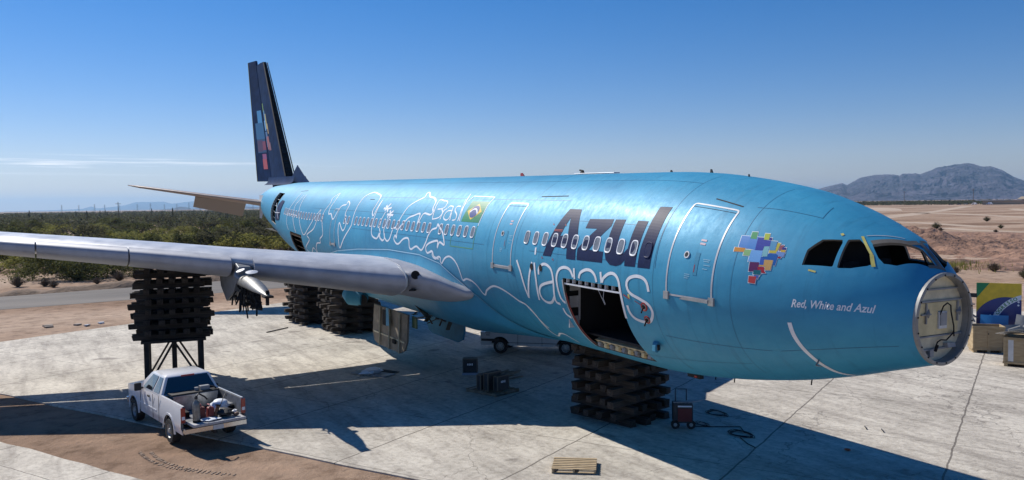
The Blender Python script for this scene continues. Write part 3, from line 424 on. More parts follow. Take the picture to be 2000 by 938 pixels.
# power line towers and poles
GREYM = mat('galvanised_steel', (.2, .21, .22), .6, metal=.4)
tw = empty('transmission_tower'); mb = MB()
for a in (-1, 1):
    for b in (-1, 1): mb.bar((a * 3.2, b * 3.2, 0), (a * .7, b * .7, 24), .35, .35); mb.bar((a * .7, b * .7, 24), (a * .5, b * .5, 33), .3, .3)
for z in range(0, 24, 5):
    s = 3.2 - 2.5 * z / 24; s2 = 3.2 - 2.5 * (z + 5) / 24
    for b in (-1, 1): mb.bar((-s, b * s, z), (s2, b * s2, z + 5), .2, .2); mb.bar((b * s, s, z), (b * s2, -s2, z + 5), .2, .2)
mb.build('lattice_mast', GREYM, tw)
for z in (24, 28, 32): mb = MB(); mb.bar((-5.5 + (z - 24) * .2, 0, z), (5.5 - (z - 24) * .2, 0, z), .35, .5); mb.build('cross_arm', GREYM, tw)
for i in range(17):
    o = copy_tree(tw) if i else tw; az = -1.6 - i * .78 + random.uniform(-.15, .15); x, y = polar(az, 4200 - i * 35); o.location = (x, y, 0); o.rotation_euler = (0, 0, R(70)); s = random.uniform(.8, 1.05); o.scale = (s, s, s)
    tag(o, 'lattice transmission tower on the left horizon in front of the blue range', 'power tower', 'transmission towers on the left horizon')
up_ = empty('utility_pole'); mb = MB(); mb.tube([(0, 0, -1), (0, 0, 11)], [.2, .14], 8); mb.build('pole', TWIG, up_)
mb = MB(); mb.box((0, 0, 10.2), (.15, 2.4, .18)); mb.build('cross_arm', TWIG, up_)
for i, (az, d, s, l) in enumerate(((-4.55, 440, 1, 'lone wooden utility pole rising above the scrub on the left'), (-50.4, 1180, 1.6, 'utility pole in the scrub belt, nearest the aircraft crown'), (-54.75, 1150, 1.6, 'utility pole in the scrub belt below the middle of the mountain'), (-58.5, 1120, 1.7, 'tall utility pole in the scrub belt near the parked vehicles'))):
    o = copy_tree(up_) if i else up_; x, y = polar(az, d); o.location = (x, y, 0); o.rotation_euler = (0, 0, R(az)); o.scale = (s, s, s); tag(o, l, 'utility pole', 'utility poles in the scrub')
# long shed, gable building, parked vehicles, tree at far right
TAN = mat('tan_wall', (.38, .30, .21), .85, var=.1)
sh = empty('long_shed', (*polar(-59.95, 1120), 0), R(-59.95 + 90), 'long low tan shed with a pale flat roof at the far right', 'shed')
mb = MB(); mb.box((-15, 0, 2.4), (8, 9, 4.8)); mb.box((4, 4.2, 2.2), (30, .4, 4.4)); mb.box((18.6, 0, 2.4), (.5, 8.8, 4.8)); mb.build('wall', TAN, sh)
mb = MB(); mb.box((3, 0, 5.1), (46, 11, .5)); mb.build('roof', WHITE, sh)
for x in (-9, -2, 5, 12): mb = MB(); mb.box((x, -4.2, 2.4), (.4, .4, 4.8)); mb.build('post', TAN, sh)
gb = empty('gable_building', (*polar(-61.25, 1150), 0), R(-61.25 + 90), 'pale gabled building at the right edge behind the long shed', 'building')
mb = MB(); mb.box((0, 0, 3), (20, 12, 6)); mb.add([(-10, -6, 6), (-10, 6, 6), (-2, 0, 9), (10, -6, 6), (10, 6, 6), (6, 0, 9)], [(0, 1, 2), (3, 5, 4), (0, 2, 5, 3), (1, 4, 5, 2)]); mb.build('wall', TAN, gb)
mb = MB(); mb.box((-4, -6.1, 2), (3, .2, 4)); mb.build('door', DARK, gb)
ft = make_tree(11, 6, 9, LEAF[0], 2000); ft.location = (*polar(-59.15, 1140), 0); ft.scale = (1.4, 1.4, 1.4); tag(ft, 'dark round tree beside the parked vehicles left of the long shed', 'tree')
def far_car(name, az, d, m, label, h=1.6, ln=4.6):
    t = empty(name, (*polar(az, d), 0), R(az + 75), label, 'car'); mb = MB(); mb.box((0, 0, .75), (ln, 1.9, .8), jit=.02); mb.box((-.2, 0, 1.15 + (h - 1.15) / 2), (ln * .6, 1.7, h - 1.1), taper=.82); mb.build('body', m, t)
    mb = MB(); mb.box((-.2, 0, 1.32), (ln * .53, 1.74, .34), taper=.88); mb.build('window', DARK, t)
    for x in (-ln * .3, ln * .3):
        for y in (-.9, .9): mb = MB(); mb.lathe([(.34, -.11), (.34, .11)], (x, y, .34), (0, 1, 0), 12); mb.build('wheel', RUB, t)
far_car('parked_car', -57.3, 1130, DARK, 'black car, leftmost of the vehicles parked on the far flats'); far_car('parked_car', -57.75, 1140, NAVY, 'dark blue car parked right of the black one on the far flats'); far_car('parked_van', -58.55, 1125, WHITE, 'white van parked just left of the dark tree by the shed', 2.6, 6.5); far_car('parked_van', -59.35, 1115, WHITE, 'white van parked right of the dark tree by the shed', 2.8, 7); far_car('parked_car', -58.1, 1150, GREYP, 'grey car parked between the blue car and the white van')
# ================================================================ AIRLINER
AR = Matrix(((0.9997579549642281, -0.00012195894763829105, -0.022000377536748657), (0.0, 0.9999846351945938, -0.005543408223748899), (0.02200071557346224, 0.005542066469307084, 0.9997425938777968)))
air = bpy.data.objects.new('airliner', None); C.objects.link(air); air.matrix_world = Matrix.Translation((0, 0, 5.5231)) @ AR.to_4x4()
tag(air, 'sky blue wide-body airliner without radome, engines or landing gear, propped on timber cribs', 'airplane')
def XA(l): return [q for q in l if q]
# --- shell with real openings
xs = []; x = -15.78
while x < 42.3: xs.append(x); x += .12 if x < -12 else (.2 if x < -8 else (.6 if x < 20 else .3))
xs.append(42.3); NA_ = 144; mb = MB(); n = len(xs)
def ringpts(x, off): return [S(x, 360 * k / NA_, off) for k in range(NA_)]
T = .06; out = [ringpts(x, 0) for x in xs]; inn = [ringpts(min(x, 42.1), -T) for x in xs[:-1]] + [ringpts(42.1, -T)]
vs = [v for r in out for v in r] + [v for r in inn for v in r]; O = n * NA_; fs = []; ms = []
for i in range(n - 1):
    for k in range(NA_):
        q = (k + 1) % NA_; fs.append((i * NA_ + k, i * NA_ + q, (i + 1) * NA_ + q, (i + 1) * NA_ + k)); ms.append(0)
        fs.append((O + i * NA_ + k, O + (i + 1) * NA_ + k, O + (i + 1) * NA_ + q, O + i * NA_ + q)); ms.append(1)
for k in range(NA_):
    q = (k + 1) % NA_; fs.append((k, O + k, O + q, q)); ms.append(2); e = (n - 1) * NA_; fs.append((e + k, e + q, O + e + q, O + e + k)); ms.append(2)
mb.v = vs; mb.f = fs; mb.m = ms
shell = mb.build('fuselage_shell', [BLUE, DARK, FRAME], air)
def densify(poly, st=3.0):
    r = []
    for i in range(len(poly)):
        a, b = poly[i], poly[(i + 1) % len(poly)]; k = max(1, int(max(abs(a[0] - b[0]) / .15, abs(a[1] - b[1]) / st)))
        for j in range(k): r.append((a[0] + (b[0] - a[0]) * j / k, a[1] + (b[1] - a[1]) * j / k))
    return r
cut = MB()
def cut_poly(poly, o1=.4, o2=-.45):
    poly = densify(poly); cx = sum(q[0] for q in poly) / len(poly); ca = sum(q[1] for q in poly) / len(poly)
    P0, P1 = Vector(S(cx, ca)), Vector(S(cx, ca, 1)); nn = (P1 - P0); k = len(poly)
    a = [Vector(S(*q)) + nn * o1 for q in poly]; b = [Vector(S(*q)) + nn * o2 for q in poly]
    cut.add(a + b, [tuple(range(k)), tuple(range(2 * k - 1, k - 1, -1))] + [(i, i + k, (i + 1) % k + k, (i + 1) % k) for i in range(k)], 2)
def cut_rect(x0, x1, a0, a1, na=14, o1=.25, o2=-.4):
    nx = 2; vs = []; fs = []
    for o in (o1, o2):
        for i in range(nx + 1):
            for j in range(na + 1): vs.append(S(x0 + (x1 - x0) * i / nx, a0 + (a1 - a0) * j / na, o))
    H = (nx + 1) * (na + 1); I = lambda i, j, h: h * H + i * (na + 1) + j
    for i in range(nx):
        for j in range(na): fs += [(I(i, j, 0), I(i + 1, j, 0), I(i + 1, j + 1, 0), I(i, j + 1, 0)), (I(i, j, 1), I(i, j + 1, 1), I(i + 1, j + 1, 1), I(i + 1, j, 1))]
    for j in range(na): fs += [(I(0, j, 0), I(0, j + 1, 0), I(0, j + 1, 1), I(0, j, 1)), (I(nx, j, 0), I(nx, j, 1), I(nx, j + 1, 1), I(nx, j + 1, 0))]
    for i in range(nx): fs += [(I(i, 0, 0), I(i, 0, 1), I(i + 1, 0, 1), I(i + 1, 0, 0)), (I(i, na, 0), I(i + 1, na, 0), I(i + 1, na, 1), I(i, na, 1))]
    cut.add(vs, fs, 2)
W1, W2 = XA(POL['w1']), XA(POL['w2']); W3 = [(-14.75, 56.5), (-15.19, 77.0), (-15.36, 84.5), (-15.71, 84.0), (-15.63, 72.6), (-15.3, 48.5), (-15.11, 44.5), (-14.98, 47.4)]
for wl in (W1, W2, W3):
    cut_poly(wl); cut_poly([(x, 180 - a) for x, a in wl][::-1])
CG = (-8.66, -5.93, -57, -4.9); cut_rect(*CG); AC = (21.4, 23.9, -48, -6.5); cut_rect(*AC); D4 = (28.4, 30.15, -11, 43); cut_rect(*D4)
co = cut.build('cutter', [BLUE, DARK, GREYRIM], air)
for ob_ in (co, shell):
    bb = bmesh.new(); bb.from_mesh(ob_.data); bmesh.ops.recalc_face_normals(bb, faces=bb.faces[:]); bb.to_mesh(ob_.data); bb.free()
bm_ = shell.modifiers.new('b', 'BOOLEAN'); bm_.operation = 'DIFFERENCE'; bm_.object = co; bm_.solver = 'EXACT'; bm_.use_self = False
bpy.context.view_layer.update(); dg = bpy.context.evaluated_depsgraph_get(); me = bpy.data.meshes.new_from_object(shell.evaluated_get(dg)); shell.modifiers.clear(); shell.data = me
bpy.data.objects.remove(co)
me.polygons.foreach_set('use_smooth', [True] * len(me.polygons)); me.set_sharp_from_angle(angle=R(28))
# --- decals that follow the skin
def dens_line(pts, smooth=True):
    pts = [p_ for p_ in pts if p_]; r = []
    for i in range(len(pts) - 1):
        p0, p1, p2, p3 = pts[max(i - 1, 0)], pts[i], pts[i + 1], pts[min(i + 2, len(pts) - 1)]
        L = math.hypot(p2[0] - p1[0], (p2[1] - p1[1]) * .049); k = max(2, int(L / .06))
        for j in range(k):
            t = j / k
            if smooth: r.append(tuple(.5 * (2 * p1[d] + (p2[d] - p0[d]) * t + (2 * p0[d] - 5 * p1[d] + 4 * p2[d] - p3[d]) * t * t + (3 * p1[d] - p0[d] - 3 * p2[d] + p3[d]) * t ** 3) for d in (0, 1)))
            else: r.append(tuple(p1[d] + (p2[d] - p1[d]) * t for d in (0, 1)))
    r.append(pts[-1]); return r
def ribbon(mb, pts, wd, off=.006, smooth=True, mi=0):
    r = dens_line(pts, smooth); vs = []
    for i, (x, a) in enumerate(r):
        q0, q1 = r[max(i - 1, 0)], r[min(i + 1, len(r) - 1)]; sc_ = (Vector(S(x, a + .5)) - Vector(S(x, a - .5))).length
        d = Vector((q1[0] - q0[0], (q1[1] - q0[1]) * sc_))
        if d.length < 1e-6: d = Vector((1, 0))
        d.normalize(); s = Vector((-d.y, d.x)) * wd / 2
        vs += [S(x + s.x, a + s.y / sc_, off), S(x - s.x, a - s.y / sc_, off)]
    mb.add(vs, [(2 * i, 2 * i + 1, 2 * i + 3, 2 * i + 2) for i in range(len(r) - 1)], mi)
def fill(mb, poly, off=.006, mi=0, holes=(), step=2.0):
    polys = [XA(poly)] + [XA(h) for h in holes]; As = sorted({round(q[1], 3) for pl in polys for q in pl}); lv = []
    for a, b in zip(As, As[1:]):
        k = max(1, math.ceil((b - a) / step)); lv += [a + (b - a) * j / k for j in range(k)]
    lv.append(As[-1])
    def cross(a):
        r = []
        for pl in polys:
            for i in range(len(pl)):
                (x0, a0), (x1, a1) = pl[i], pl[(i + 1) % len(pl)]
                if (a0 <= a < a1) or (a1 <= a < a0): r.append((x0 + (x1 - x0) * (a - a0) / (a1 - a0), ((x0, a0), (x1, a1))))
        return r
    for a, b in zip(lv, lv[1:]):
        if b - a < 1e-4: continue
        mid = (a + b) / 2; cr = sorted(cross(mid))
        def at(e, a_): (x0, a0), (x1, a1) = e; return x0 + (x1 - x0) * (a_ - a0) / (a1 - a0)
        for l, r_ in zip(cr[::2], cr[1::2]):
            xl0, xr0, xl1, xr1 = at(l[1], a), at(r_[1], a), at(l[1], b), at(r_[1], b); k = max(1, int(abs(xr0 - xl0) / .2))
            for j in range(k):
                t, u = j / k, (j + 1) / k
                mb.add([S(xl0 + (xr0 - xl0) * t, a, off), S(xl0 + (xr0 - xl0) * u, a, off), S(xl1 + (xr1 - xl1) * u, b, off), S(xl1 + (xr1 - xl1) * t, b, off)], [(0, 1, 2, 3)], mi)
def wid(w_): return w_
mb = MB()
for wd, l in LINES: ribbon(mb, l, wd * .85)
for wd, l in FLOWER: ribbon(mb, l, wd)
ribbon(mb, [(-3.33, -29.2), (-3.55, -36), (-3.75, -48)], .07)
mb.build('line_drawing', WHITE, air)
mb = MB()
fill(mb, POL['A'], holes=[POL['Ahole']]); fill(mb, POL['z']); fill(mb, POL['u']); fill(mb, POL['l']); mb.build('title_lettering', NAVY, air)
mb = MB()
for wd, l in VIAGENS: ribbon(mb, l, .085, .009)
mb.build('subtitle_lettering', WHITE, air)
mb = MB()
for wd, l in BRASIL[:-1]: ribbon(mb, l, .055, smooth=len(l) > 2)
ribbon(mb, BRASIL[-1][1], .04, smooth=False); ribbon(mb, [(1.84, 44), (1.42, 25.5)], .03); mb.build('country_lettering', WHITE, air)
fg = MB(); fill(fg, [(1.17, 42), (-.2, 42), (-.2, 24.1), (1.17, 24.1)], .006, 0); fill(fg, [(.46, 39.6), (-.06, 32.8), (.5, 25.8), (1.04, 32.8)], .009, 1)
fill(fg, [(.49 + .31 * math.cos(t), 32.7 + 5.2 * math.sin(t)) for t in [i * math.pi / 10 for i in range(20)]], .012, 2); ribbon(fg, [(.80, 32), (.62, 34.6), (.40, 34.4), (.19, 31)], .06, .015, mi=3); fg.build('flag_emblem', [GREEN, YEL, FBL, WHITE], air)
ln = MB()
for l in ([(1.6, 22), (1.62, 5)], [(1.62, 5), (-.22, 5)], [(-.22, 5), (-.22, 22)]): ribbon(ln, l, .025, smooth=False)
ln.build('green_outline', mat('green_tape', (.10, .32, .10), .5), air)
# pixel map emblem
cols = {}; mp_ = MB(); mats_ = [WHITE]
for c, pl in BLK:
    if c not in cols: cols[c] = len(mats_); mats_.append(mat('emblem_' + c[1:], hexc(c), .35, coat=.3))
for c, pl in BLK:
    pl = XA(pl); cx = sum(q[0] for q in pl) / len(pl); ca = sum(q[1] for q in pl) / len(pl)
    def grow(q, g=.018): 
        d = Vector((q[0] - cx, (q[1] - ca) * .045)); d.normalize(); return (q[0] + d.x * g, q[1] + d.y * g / .045)
    fill(mp_, [grow(q) for q in pl], .005, 0)
for i, (c, pl) in enumerate(BLK): fill(mp_, XA(pl), .008 + (i % 12) * .0004, cols[c])
mp_.build('map_emblem', mats_, air)
mb = MB(); ribbon(mb, [(-13.62, -11.3), (-13.65, -20.0), (-13.72, -30.2), (-13.81, -41.0), (-13.89, -53.4), (-13.95, -66), (-14.05, -78)], .09); mb.build('smile_stripe', WHITE, air)
# small name text, wrapped on the skin
def skin_text(name, s, x0, a0, x1, a1, hgt, m, shear=.25, off=.008, weight=.012):
    cu = bpy.data.curves.new(name, 'FONT'); cu.body = s; cu.size = 1; cu.shear = shear; cu.offset = weight; cu.resolution_u = 4; o = bpy.data.objects.new(name, cu); C.objects.link(o); bpy.context.view_layer.update()
    me = bpy.data.meshes.new_from_object(o.evaluated_get(bpy.context.evaluated_depsgraph_get())); bpy.data.objects.remove(o)
    xs_ = [v.co.x for v in me.vertices]; ys_ = [v.co.y for v in me.vertices]; w0, w1, h1 = min(xs_), max(xs_), max(ys_)
    for v in me.vertices:
        t = (v.co.x - w0) / (w1 - w0); x = x0 + (x1 - x0) * t; a = a0 + (a1 - a0) * t; sc_ = (Vector(S(x, a + .5)) - Vector(S(x, a - .5))).length; v.co = S(x, a + v.co.y / h1 * hgt / sc_, off)
    me.materials.clear(); me.materials.append(m); q = bpy.data.objects.new(name, me); C.objects.link(q); q.parent = air; return q
skin_text('name_lettering', 'Red, White and Azul', -13.68, .2, -15.2, 4.6, .165, WHITE, weight=.018)
# --- doors: outline, sill, handle, viewport, small placards
def door(x0, x1, a0, a1, sill=True, vp=True):
    d = MB(); xm = .07
    ribbon(d, [(x0 + xm, a1), (x1 - xm, a1)], .045, .007, False); ribbon(d, [(x0, a1 - 1.5), (x0, a0)], .045, .007, False); ribbon(d, [(x1, a1 - 1.5), (x1, a0)], .045, .007, False); ribbon(d, [(x0, a1 - 1.6), (x0 + .02, a1 - .5), (x0 + xm, a1)], .045, .007); ribbon(d, [(x1, a1 - 1.6), (x1 - .02, a1 - .5), (x1 - xm, a1)], .045, .007); ribbon(d, [(x0, a0), (x1, a0)], .045, .007, False)
    do = d.build('passenger_door', GREYRIM, air)
    g = MB(); ribbon(g, [(x0, a1 - 2.2), (x1, a1 - 2.2)], .012, .006, False); g.build('door_seam', DARK, do)
    if sill:
        g = MB()
        for x in (x0, x1): g.box(S(x, a0 - .6, .012), (.17, .05, .19))
        g.box(S((x0 + x1) / 2, a0 - .8, .01), (x1 - x0, .04, .075)); g.build('door_sill', GREYP, do)
    if vp:
        xc = x0 + (x1 - x0) * .62; c = Vector(S(xc, 18, .0)); nn = Vector(S(xc, 18, 1)) - c
        g = MB(); g.lathe([(.09, -.01), (.09, .012), (.06, .012), (.06, .0)], c, nn, 20); vw = g.build('viewport_ring', GREYRIM, do); g = MB(); g.lathe([(.058, -.005), (.058, .007)], c, nn, 16); g.build('viewport_glass', DARK, vw)
        xh = x0 + (x1 - x0) * .38; g = MB(); fill(g, [(xh - .06, 8), (xh + .06, 8), (xh + .06, 20), (xh - .06, 20)], .005, 0); ribbon(g, [(xh + .03, 9.5), (xh + .03, 13.5)], .018, .009, False, 1); g.build('door_handle', [mat('handle_blue', (.05, .25, .4), .4), RED], do)
        g = MB()
        for k, (dx, a, l) in enumerate(((-.18, 17, .2), (-.2, 16, .16), (-.22, 14, .18), (-.2, 12, .14), (.3, 8, .16), (.3, 7, .16), (.3, 6, .12))): ribbon(g, [(xh + dx, a), (xh + dx - l, a)], .018, .006, False, 0)
        for a in (25, 27): ribbon(g, [(xh - .12, a), (xh + .04, a)], .05, .007, False, 1)
        g.build('door_placard', [mat('placard', (.25, .5, .65), .5), mat('placard_pink', (.6, .45, .5), .5)], do)
    return do
door(-11.75, -10.38, -4.2, 48.5); door(-2.9, -1.68, -3.6, 41); door(15.25, 15.95, -9, 28, True, False)
# --- cabin windows
def window(x, plug=False):
    c = Vector(S(x, 16.9, 0)); nn = (Vector(S(x, 16.9, 1)) - c).normalized(); t = Vector((1, 0, 0)); u = nn.cross(t); u = u if u.z > 0 else -u
    def oval(w_, h_, d, k=20):
        r = []
        for i in range(k):
            a = 2 * math.pi * i / k; cx, cy = math.cos(a), math.sin(a); e = .62; r.append(c + nn * d + t * w_ * math.copysign(abs(cx) ** e, cx) + u * h_ * math.copysign(abs(cy) ** e, cy))
        return r
    g = MB(); g.rings([oval(.145, .215, -.02), oval(.145, .215, .012), oval(.125, .195, .016), oval(.112, .18, .010), oval(.112, .18, .0)], False)
    wo = g.build('cabin_window', NAVY if plug == 2 else GREYRIM if plug else WHITE, air, smooth=True, angle=30)
    g = MB(); g.add(oval(.113, .181, .0045), [tuple(range(20))]); g.build('window_pane', NAVY if plug == 2 else PANE, wo)
for i in list(range(-18, -6)) + [k for k in range(0, 27) if k not in (6, 24)] + list(range(33, 49)): window(i * .533, 2 if i == -18 else (1 if i == -7 else False))
# --- panel seams and small marks on the skin
mb = MB()
for l in ([(-10.85, 54), (-11.75, 51.8)], [(-3.3, 47.5), (-4.8, 48.5)], [(11.2, 41), (11.8, 41)], [(23.5, 52), (25, 50)]): ribbon(mb, l, .035, .006, False)
mb.build('drip_rail', DARK, air)
mb = MB()
for l in ([(-4.0, 8.6), (-9.75, 8.9)], [(12.6, 9.4), (-1.0, 9.0)], [(-12.1, 53.4), (-13.59, 60.5)], [(-13.59, 60.5), (-13.5, 74)], [(-13.2, -35), (-15.5, -30)], [(-10.0, -30), (-13.0, -35)], [(13, 44), (-5.2, 44.5)], [(-9.9, 43), (-9.95, 8)]): ribbon(mb, l, .014, .004, False)
for x in (-12.25, -9.9, -3.15, -1.25, 4.8, 10.6, 17.5, 24.2): ribbon(mb, [(x, -60), (x, 80)], .009, .004, False)
for l in ([(-12.2, -48), (-4.8, -50)], [(-9.9, 66), (20, 66)], [(5, 27), (20, 27)], [(-5.2, 30), (-9.8, 30)]): ribbon(mb, l, .011, .004, False)
mb.build('panel_seam', mat('seam', (.018, .13, .24), .5), air)
mb = MB()
for x, a in ((-15.2, 0), ): pass
ribbon(mb, [(-13.9, 23.5), (-14.05, 23.55)], .04, .007, False); mb.build('masking_tape', TAPE, air); mb = MB(); ribbon(mb, [(-14.15, 54.5), (-14.2, 53.5)], .06, .01, False); mb.build('masking_tape', TAPE, air); mb = MB()
ribbon(mb, [(-14.50, 59.5), (-14.86, 47.6)], .055, .012, False); ribbon(mb, [(-14.86, 47.6), (-14.99, 38.8)], .07, .012, False); mb.build('masking_tape', TAPE, air)
mb = MB(); ribbon(mb, [(-14.72, 57.6), (-15.17, 77.8), (-15.22, 88)], .11, .014, False); ribbon(mb, [(-15.22, 90), (-15.71, 90)], .12, .016, False); ribbon(mb, [(-15.2, 92), (-15.17, 102)], .07, .014, False)
ribbon(mb, [(-15.64, 73), (-15.74, 96)], .05, .012, False); mb.build('windshield_frame', FRAME, air)
mb = MB(); ribbon(mb, [(-14.55, 61.5), (-15.05, 80)], .02, .012, False); mb.build('rain_gutter', GREYRIM, air)
# yellow brackets, red placards
mb = MB()
for x, a in ((-5.05, 26.5), (-5.7, 26.5), (-4.85, 5.2), (-5.45, 4.9)): ribbon(mb, [(x, a), (x + .07, a), (x + .07, a + 1)], .02, .011, False)
for a in (23.5, 22.7): ribbon(mb, [(-5.15, a), (-5.6, a)], .02, .011, False)
mb.build('cut_here_mark', RED, air)
# service ports near the cargo door, oval vents, pitot, antennas
for x, a, r_ in ((-9.52, -13.9, .12), (-9.52, -21.4, .11)):
    c = Vector(S(x, a)); nn = Vector(S(x, a, 1)) - c; g = MB(); g.lathe([(r_, -.01), (r_, .016), (r_ * .72, .016), (r_ * .62, -.0)], c, nn, 22); po = g.build('service_port', RED, air); g = MB(); g.lathe([(r_ * .66, -.02), (r_ * .66, .012)], c, nn, 18); g.build('port_cavity', GREYP, po); g = MB(); g.lathe([(r_ * .42, .01), (r_ * .42, .04)], c, nn, 14); g.tube([c + nn * .03, c + nn * .03 + Vector((.08, 0, -.16))], .02, 6); g.build('port_valve', BLACK, po)
g = MB(); ribbon(g, [(-9.0, -10.5), (-8.78, -8.6)], .035, .02, False); ribbon(g, [(-9.2, -11.2), (-9.48, -13.4)], .02, .02, False); g.build('red_streamer', RED, air); g = MB(); ribbon(g, [(-8.98, -8), (-8.98, -10.5)], .07, .014, False); g.build('yellow_tag', TAPE, air)
for x, a in ((-4.2, -1.1), (-4.73, -1.0)):
    g = MB(); fill(g, [(x + .085 * math.cos(t), a + 2.2 * math.sin(t)) for t in [i * math.pi / 8 for i in range(16)]], .012); g.build('oval_vent', BLACK, air)
c = Vector(S(-9.5, -37)); nn = Vector(S(-9.5, -37, 1)) - c
g = MB(); g.rings([[c + Vector((dx * s, 0, 0)) + nn * h + Vector((0, 0, dz * s)) for dx, dz in ((-.1, -.16), (.1, -.16), (.1, .1), (-.1, .1))] for s, h in ((1, -.02), (.95, .12), (.6, .17))]); sco = g.build('air_scoop', DBLUE, air, bevel=.01); g = MB(); g.box(c + nn * .1 + Vector((-.12, 0, -.02)), (.03, .07, .14)); g.build('scoop_inlet', BLACK, sco)
for x, a in ((-13.9, -44.5),): 
    c = Vector(S(x, a)); nn = Vector(S(x, a, 1)) - c; g = MB(); g.tube([c, c + nn * .14], .02, 6); g.tube([c + nn * .14, c + nn * .14 + Vector((-.16, 0, 0))], [.02, .008], 6); g.build('pitot_probe', ALU, air)
for x, h, ln, m in ((-7.4, .06, .10, DARK), (-9.05, .10, .10, DARK), (-10.4, .07, .05, DARK), (1.0, .12, .3, RED)):
    c = Vector(S(x, 90)); g = MB(); g.add([c + Vector((0, -.02, -.02)), c + Vector((ln, -.02, -.02)), c + Vector((ln, .02, -.02)), c + Vector((0, .02, -.02)), c + Vector((ln * .5, -.01, h)), c + Vector((ln, -.01, h)), c + Vector((ln, .01, h)), c + Vector((ln * .5, .01, h))], [(0, 3, 2, 1), (4, 5, 6, 7), (0, 1, 5, 4), (1, 2, 6, 5), (2, 3, 7, 6), (3, 0, 4, 7)]); g.build('blade_antenna', m, air)
g = MB(); c = Vector(S(-4.3, 90)); g.box(c + Vector((.7, 0, .03)), (2.3, .25, .035), taper=.97); so_ = g.build('satcom_base', GREYRIM, air, bevel=.02); g = MB(); g.box(c + Vector((1.5, 0, .09)), (.14, .1, .1), taper=.6); g.tube([c + Vector((1.45, 0, .12)), c + Vector((1.65, 0, .15))], .03, 6); g.build('satcom_stub', DARK, so_)
for x, a in ((-9.3, -90), (-10.1, -88), (-12.6, -88)):
    c = Vector(S(x, a)); g = MB(); g.tube([c + Vector((0, 0, .03)), c + Vector((.02, 0, -.09)), c + Vector((.01, .01, -.13))], [.015, .018, .025], 6); g.build('drain_mast', BLACK, air)
c = Vector(S(-8.8, -84)); g = MB(); g.box(c + Vector((0, 0, -.06)), (.5, .14, .1)); bl_ = g.build('gear_bay_bracket', DARK, air); g = MB(); g.box(c + Vector((-.1, .08, -.06)), (.1, .02, .05)); g.build('bracket_light', RED, bl_)
# --- interior: floors, walls, cargo liner, sill rollers
mb = MB()
for z, a0, a1, x0, x1 in ((-.42, 0, 0, -13.9, 34),):
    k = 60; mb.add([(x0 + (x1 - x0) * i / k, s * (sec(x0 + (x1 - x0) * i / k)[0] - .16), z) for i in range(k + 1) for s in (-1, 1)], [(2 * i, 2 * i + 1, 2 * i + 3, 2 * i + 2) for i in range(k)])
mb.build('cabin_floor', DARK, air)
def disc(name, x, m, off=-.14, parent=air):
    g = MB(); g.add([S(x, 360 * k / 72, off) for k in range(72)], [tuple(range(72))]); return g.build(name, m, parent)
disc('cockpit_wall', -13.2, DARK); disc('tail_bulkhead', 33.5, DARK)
g = MB(); g.box((-7.4, 0, -1.95), (4.2, 3.6, .06)); hold = g.build('cargo_floor', DARK, air)
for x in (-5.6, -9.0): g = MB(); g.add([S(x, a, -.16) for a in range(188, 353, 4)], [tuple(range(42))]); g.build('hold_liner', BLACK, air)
g = MB()
for z in (-.5, -1.0, -1.6): g.box((-5.64, 2.2, z), (.04, .35, .34))
g.box((-5.68, 2.05, -.9), (.05, .05, 1.3)); g.build('liner_frame', GREYRIM, air)
g = MB(); k = 9
for i in range(k):
    x = CG[0] + .12 + (CG[1] - CG[0] - .24) * i / (k - 1); g.box(S(x, -6.5, -.10), (.03, .10, .12))
ribbon(g, [(CG[0], -8.3), (CG[1], -8.3)], .05, -.03, False); g.build('door_hinge_rib', WHITE, air)
g = MB(); ribbon(g, [(CG[1] + .02, -6), (CG[1] + .02, -30), (CG[1] + .02, -56)], .05, .008, False); g.build('door_edge_trim', GREYRIM, air)
g = MB(); ribbon(g, [(CG[1] - .035, -14), (CG[1] - .035, -34), (CG[1] - .035, -54)], .04, -.02, False); g.build('door_seal', RED, air)
g = MB(); g.add([S(x, a, -.12) for x in (CG[0], CG[1]) for a in (-57, -52)] , [(0, 1, 3, 2)]); g.add([S(CG[0], -52, -.12), S(CG[1], -52, -.12), (CG[1], 1.0, -1.93), (CG[0], 1.0, -1.93)], [(0, 1, 2, 3)]); sillp = g.build('cargo_sill', BEIGE, air)
for i in range(9):
    x = CG[0] + .2 + i * .29; g = MB(); g.box(S(x, -54.5, -.07), (.13, .10, .12), jit=.012); g.tube([S(x - .08, -55.5, -.04), S(x + .08, -55.5, -.04)], .035, 8); g.build('sill_roller', BEIGE2 if i % 2 else GREYP, sillp)
g = MB(); g.tube([(CG[0] + 1.2, 2.45, -.45), (CG[0] + 1.25, 2.44, -.7), (CG[0] + 1.2, 2.4, -.85)], .008, 5); g.tube([(CG[0] + 1.5, 2.45, -.45), (CG[0] + 1.35, 2.3, -.9)], .008, 5); g.build('loose_wire', WHITE, air)
# glareshield and seats seen through the windshield
g = MB(); g.box((-14.9, 0, .46), (.7, 2.0, .16), jit=.03); g.build('glareshield', DARK, air, bevel=.03)
for y in (-.55, .55): g = MB(); g.box((-13.9, y, .25), (.16, .5, 1.0)); g.box((-14.1, y, -.15), (.5, .5, .15)); g.build('pilot_seat', DARK, air, bevel=.03)
